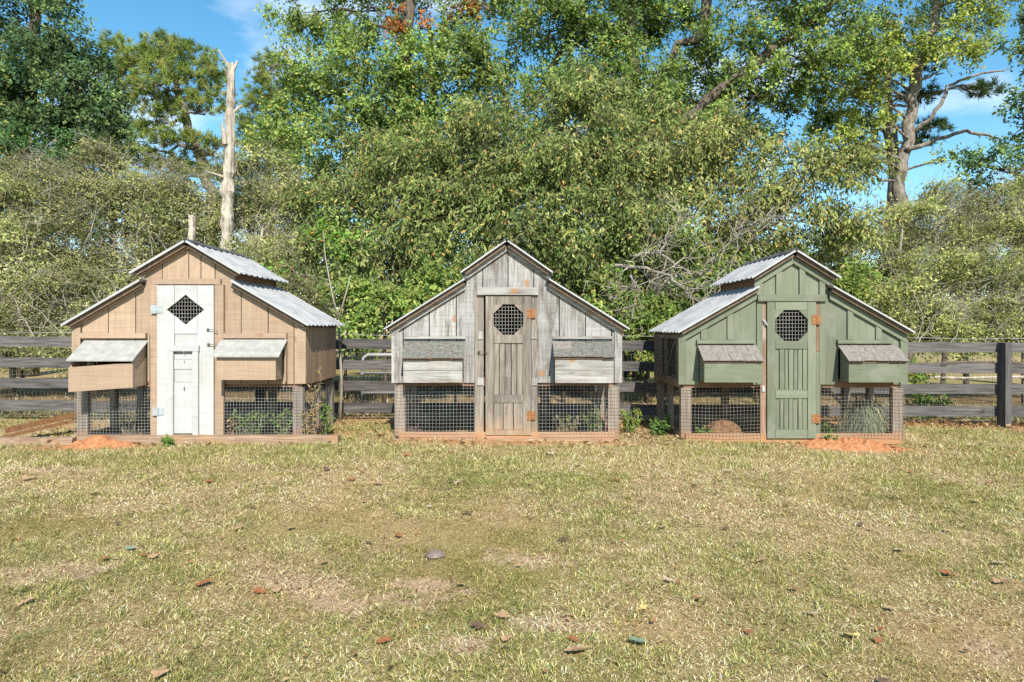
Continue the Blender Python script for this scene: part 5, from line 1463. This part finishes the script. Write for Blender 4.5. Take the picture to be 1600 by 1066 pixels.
def grass_band(y0, y1, dens, ln, wd, tris, r, tall=1.0):
    xm0 = .80 * y1 + 1.0
    n = int(dens * (y1 - y0) * 2 * xm0)
    x = r.uniform(-xm0, xm0, n); y = r.uniform(y0, y1, n)
    keep = np.abs(x) < .80 * y + 1.0
    x, y = x[keep], y[keep]
    bare = bare_mask(x, y); clay = clay_mask(x, y); lit = litter_mask(x, y)
    keep = (r.random(len(x)) > .3 * bare) & (r.random(len(x)) > clay * .86) & (~in_coop(x, y) | (r.random(len(x)) < .12)) & (r.random(len(x)) > lit * .85)
    x, y, bare = x[keep], y[keep], bare[keep]
    n = len(x)
    # blades stand in little tufts
    tx = np.round(x * 26 + (vnoise(x, y, 30) - .5) * 2) / 26; ty = np.round(y * 26 + (vnoise(x + 4, y, 30) - .5) * 2) / 26
    pull = r.uniform(0, .55, n)
    x = x + (tx - x) * pull; y = y + (ty - y) * pull
    g = green_mask(x, y)
    fine = vnoise(x, y, 11) * .5 + vnoise(x + 7, y, 23) * .5
    pg = np.clip(-.03 + .05 + .58 * g + (fine - .5) * 1.0, .03, .88) * (1 - .85 * bare)
    isg = r.random(n) < pg
    straw = pick_palette(n, [((.65, .52, .30), 4), ((.55, .425, .245), 4), ((.75, .635, .42), 4), ((.33, .215, .125), 3), ((.15, .088, .048), 4)], r)
    green = pick_palette(n, [((.25, .255, .08), 4), ((.33, .32, .11), 4), ((.125, .15, .044), 4), ((.47, .42, .185), 3)], r)
    col = np.where(isg[:, None], green, straw) * r.normal(1, .14, n)[:, None]
    tone = .80 + .28 * vnoise(x + 31, y, 2.1) + .42 * vnoise(x, y + 17, 9.0)
    brown = np.clip((vnoise(x + 11, y + 5, 1.1) * .6 + vnoise(x + 2, y + 9, 3.7) * .4 - .56) * 4, 0, 1) * np.clip((6.0 - y) / 2, 0.15, 1)
    col = col * tone[:, None] * (1 - brown[:, None] * np.array((.14, .24, .30)))
    col = np.clip(col, .02, .75)
    L = ln * (1 + .5 * bare * (1 - isg)) * r.uniform(.5, 1.25, n) * np.where(isg, 1.1, .95) * (.55 + .95 * fine) * (1.25 - .5 * brown) * tall
    tilt = np.where(isg, r.uniform(.35, 1.25, n), r.uniform(.75, 1.5, n))
    a = r.uniform(0, 2 * np.pi, n)
    z = ground_h(x, y) - .004
    h = np.stack([np.cos(a), np.sin(a)], 1)
    p0 = np.stack([x, y, z], 1)
    dirv = np.concatenate([h * np.sin(tilt)[:, None], np.cos(tilt)[:, None]], 1)
    bend = np.minimum(tilt + r.uniform(.2, .9, n), 1.75)
    dir2 = np.concatenate([h * np.sin(bend)[:, None], np.cos(bend)[:, None]], 1)
    sa = a + r.normal(size=n) * .5 + np.pi / 2
    w = wd * r.uniform(.6, 1.3, n)
    s = np.stack([np.cos(sa), np.sin(sa), np.zeros(n)], 1) * (w / 2)[:, None]
    mid = p0 + dirv * (L * .55)[:, None]
    tip = mid + dir2 * (L * .45)[:, None]
    if tris == 3:
        v = np.stack([p0 - s, p0 + s, mid - s * .8, mid + s * .8, tip], 1).reshape(-1, 3)
        b = np.arange(n)[:, None] * 5
        t = np.concatenate([b + np.array([[0, 1, 3]]), b + np.array([[0, 3, 2]]), b + np.array([[2, 3, 4]])], 1).reshape(-1, 3)
        k = 5
    elif tris == 2:
        v = np.stack([p0, mid - s, mid + s, tip], 1).reshape(-1, 3)
        b = np.arange(n)[:, None] * 4
        t = np.concatenate([b + np.array([[0, 2, 1]]), b + np.array([[1, 2, 3]])], 1).reshape(-1, 3)
        k = 4
    else:
        v = np.stack([p0 - s, p0 + s, p0 + dirv * L[:, None]], 1).reshape(-1, 3)
        t = np.arange(n * 3).reshape(-1, 3); k = 3
    return v, t, np.repeat(col, k, 0)

r = np.random.default_rng(77)
V, T, C = [], [], []; off = 0
for args in ((1.5, 2.6, 25000, .026, .0031, 2), (2.6, 4.0, 18000, .027, .0036, 2), (4.0, 5.6, 11500, .030, .0048, 2), (5.6, 8.7, 7000, .036, .0066, 1), (8.7, 11.5, 1500, .08, .009, 1)):
    v, t, c = grass_band(*args, r)
    V.append(v); T.append(t + off); C.append(c); off += len(v)
tag(fast_mesh('grass', np.concatenate(V), np.concatenate(T), M['grass'], None, np.concatenate(C)), 'patchy mown lawn of green and straw-coloured grass', 'grass', None, 'stuff')
print('grass tris', sum(len(t) for t in T))

# dry leaf litter and crumbs of leaf: under the fence, round the coops, thinly over the lawn
r = np.random.default_rng(91)
P_ = [np.stack([r.uniform(4.3, 8.4, 1500), r.normal(8.75, .22, 1500)], 1), np.stack([r.uniform(-2.6, -1.2, 260), r.uniform(7.0, 8.9, 260)], 1),
      np.stack([r.uniform(1.15, 1.85, 220), r.uniform(7.0, 8.9, 220)], 1), np.stack([r.uniform(-7, -4.6, 220), r.uniform(7.0, 9.0, 220)], 1),
      np.stack([r.uniform(-5, 5.5, 260), r.normal(6.78, .10, 260)], 1)]
yy = r.uniform(1.9, 6.9, 620); P_.append(np.stack([r.uniform(-1, 1, 620) * (.8 * yy + .6), yy], 1))
xy = np.concatenate(P_); n = len(xy)
pos = np.stack([xy[:, 0], xy[:, 1], ground_h(xy[:, 0], xy[:, 1]) + .012 + r.random(n) * .014], 1)
ax = rand_dirs(n, r) * np.array((1, 1, .25)); nr = rand_dirs(n, r) * .55 + np.array((0, 0, 1.0))
sz = np.where(np.arange(n) < n - 620, r.uniform(.03, .075, n), r.uniform(.014, .036, n))
v, t = leaf_arrays(pos, ax, nr, sz, sz * r.uniform(.4, .7, n), .3)
col = pick_palette(n, [((.36, .20, .10), 4), ((.44, .30, .17), 4), ((.26, .12, .06), 3), ((.14, .085, .05), 3), ((.50, .40, .26), 2)], r)
tag(fast_mesh('leaf_litter', v, t, M['leaf'], None, np.repeat(col, 4, 0)), 'brown leaf litter scattered under the fence and over the lawn', 'leaf litter', None, 'stuff')

# ---------------------------------------------------------------- fallen leaves and stone
def leaf_mesh(seed, lobes):
    rg = random.Random(seed)
    n = 22
    out = []
    for i in range(n):
        a = 2 * math.pi * i / n
        y = math.cos(a); x = math.sin(a)
        w = .30 + .15 * math.cos(lobes * 2 * a) * (abs(math.sin(a)) ** .5)
        out.append((x * w + rg.uniform(-.02, .02), y * .5))
    vs = [(0, 0, .10)]
    for (x, y) in out:
        vs.append((x, y, .55 * x * x * rg.uniform(.6, 1.6) + .22 * y * y + rg.uniform(0, .05)))
    fs = [(0, 1 + i, 1 + (i + 1) % n) for i in range(n)]
    mb = MB().add(vs, fs)
    mb.bar((0, -.45, .05), (.03, -.72, .1), .02)
    return mb.mesh('fallen_leaf')
def leaf_mat(name, c):
    return simple(name, tuple(.6 * q for q in c), tuple(1.15 * q for q in c), 25, rough=.7, bump=.2, vec='Generated', lo=.3, hi=.7)
LM = {'tan': leaf_mat('dry_leaf_tan', (.36, .235, .13)), 'rust': leaf_mat('dry_leaf_rust', (.28, .11, .045)), 'brown': leaf_mat('dry_leaf_brown', (.12, .075, .05)),
      'yellow': leaf_mat('dry_leaf_yellow', (.58, .43, .15)), 'pale': leaf_mat('dry_leaf_pale', (.42, .32, .22)), 'blue': leaf_mat('leaf_blue_green', (.19, .25, .165))}
meshes = {}
for kname in LM:
    for s_ in range(3):
        me = leaf_mesh(s_ * 7 + len(kname), (3, 4, 2)[s_]); me.materials.append(LM[kname]); meshes[(kname, s_)] = me
spots = [(998, 998, 'blue', .11), (203, 857, 'blue', .07), (240, 870, 'tan', .09), (165, 873, 'rust', .08), (225, 868, 'rust', .06), (318, 914, 'rust', .1), (40, 940, 'tan', .09), (250, 1048, 'tan', .1),
         (148, 772, 'tan', .12), (45, 752, 'tan', .14), (327, 755, 'rust', .1), (510, 738, 'brown', .1), (535, 705, 'tan', .12), (405, 925, 'rust', .08), (432, 922, 'tan', .08), (374, 826, 'tan', .1),
         (455, 826, 'tan', .08), (507, 880, 'tan', .08), (394, 795, 'brown', .06), (635, 716, 'rust', .11), (715, 754, 'pale', .11), (827, 757, 'tan', .11), (860, 712, 'pale', .14), (902, 730, 'tan', .1),
         (670, 792, 'pale', .08), (730, 803, 'brown', .1), (622, 838, 'rust', .07), (880, 846, 'brown', .09), (720, 913, 'tan', .07), (748, 979, 'brown', .09), (783, 963, 'tan', .1), (600, 1000, 'rust', .08),
         (892, 960, 'tan', .06), (1005, 945, 'yellow', .06), (1045, 903, 'pale', .08), (900, 1015, 'tan', .12), (895, 997, 'rust', .06), (1035, 825, 'pale', .1), (1138, 737, 'pale', .1), (1130, 716, 'tan', .09),
         (1085, 760, 'rust', .1), (1120, 773, 'brown', .07), (1178, 733, 'tan', .07), (1362, 749, 'brown', .06), (1422, 732, 'rust', .09), (1545, 747, 'rust', .1), (1525, 780, 'tan', .11), (1395, 773, 'brown', .06),
         (1480, 889, 'rust', .1), (1565, 900, 'tan', .11), (1330, 985, 'yellow', .1), (1268, 951, 'pale', .07), (1375, 975, 'rust', .06), (1390, 941, 'tan', .07), (1240, 913, 'rust', .06), (1090, 930, 'rust', .08),
         (1135, 827, 'brown', .07), (1190, 872, 'tan', .08), (1360, 826, 'tan', .07), (1405, 856, 'pale', .08), (1560, 873, 'pale', .08), (1170, 980, 'rust', .07), (1075, 808, 'pale', .07), (590, 757, 'tan', .1), (550, 752, 'rust', .1),
         (965, 752, 'rust', .08), (1002, 745, 'tan', .06), (700, 764, 'brown', .06), (785, 738, 'tan', .07), (1515, 690, 'pale', .12), (1580, 700, 'tan', .1)]
rg = random.Random(15)
for _ in range(18):
    spots.append((rg.uniform(0, 1600), 705 + 355 * rg.random() ** 1.6, rg.choice(['tan', 'tan', 'rust', 'brown', 'pale']), rg.uniform(.05, .08)))
# each leaf is told apart by its colour, the coop it lies in front of, how near it is, and its order from the left
def zone(px, py):
    zx = 'before the tan coop' if px < 560 else 'before the grey coop' if px < 1010 else 'before the green coop' if px < 1440 else 'before the right fence post'
    zy = 'on the far lawn' if py < 770 else 'on the middle lawn' if py < 890 else 'on the near lawn'
    return zy + ' ' + zx
ORD = ['leftmost', 'second from left', 'third from left', 'fourth from left', 'fifth from left', 'sixth from left', 'seventh from left', 'eighth from left']
bins = {}
for q in spots: bins.setdefault((q[2], zone(q[0], q[1])), []).append(q)
LEAF_LOOK = {'tan': 'dry tan', 'rust': 'rust-red', 'brown': 'dark brown', 'yellow': 'yellow', 'pale': 'pale bleached', 'blue': 'blue-green'}
for (kname, zn), qs in bins.items():
    for i, (px, py, _, sz) in enumerate(sorted(qs)):
        d = EYE * FPX / (py - HORIZ)
        x = (px - 800) / FPX * d
        o = bpy.data.objects.new('fallen_leaf', meshes[(kname, rg.randrange(3))])
        COL.objects.link(o)
        o.location = (x, d, float(ground_h(x, d)) + .014)
        o.rotation_euler = (rg.uniform(-.2, .3), rg.uniform(-.2, .2), rg.uniform(0, 6.28))
        o.scale = (sz * .72, sz * .72, sz * .85)
        lab = LEAF_LOOK[kname] + ' fallen leaf ' + zn
        if len(qs) > 1: lab += ', ' + ORD[i]
        tag(o, lab, 'leaf', 'fallen leaves on the lawn')
d = EYE * FPX / (868 - HORIZ); x = (679 - 800) / FPX * d
prof = [(math.cos(a) * (.055 + .012 * math.sin(3 * a)), math.sin(a) * .04) for a in np.linspace(0, 2 * math.pi, 11)[:-1]]
vs = [(p[0], p[1], .0) for p in prof] + [(p[0] * .7 + .006, p[1] * .7, .016 + .014 * (i % 3 == 0)) for i, p in enumerate(prof)] + [(0.015, 0, .030)]
fs = [(i, (i + 1) % 10, (i + 1) % 10 + 10, i + 10) for i in range(10)] + [(10 + i, 10 + (i + 1) % 10, 20) for i in range(10)] + [tuple(range(9, -1, -1))]
so = MB().add(vs, fs).build('field_stone', M['stone']); so.location = (x, d, float(ground_h(x, d)) + .008)
tag(so, 'flat grey-brown stone lying in the grass of the lawn', 'stone')
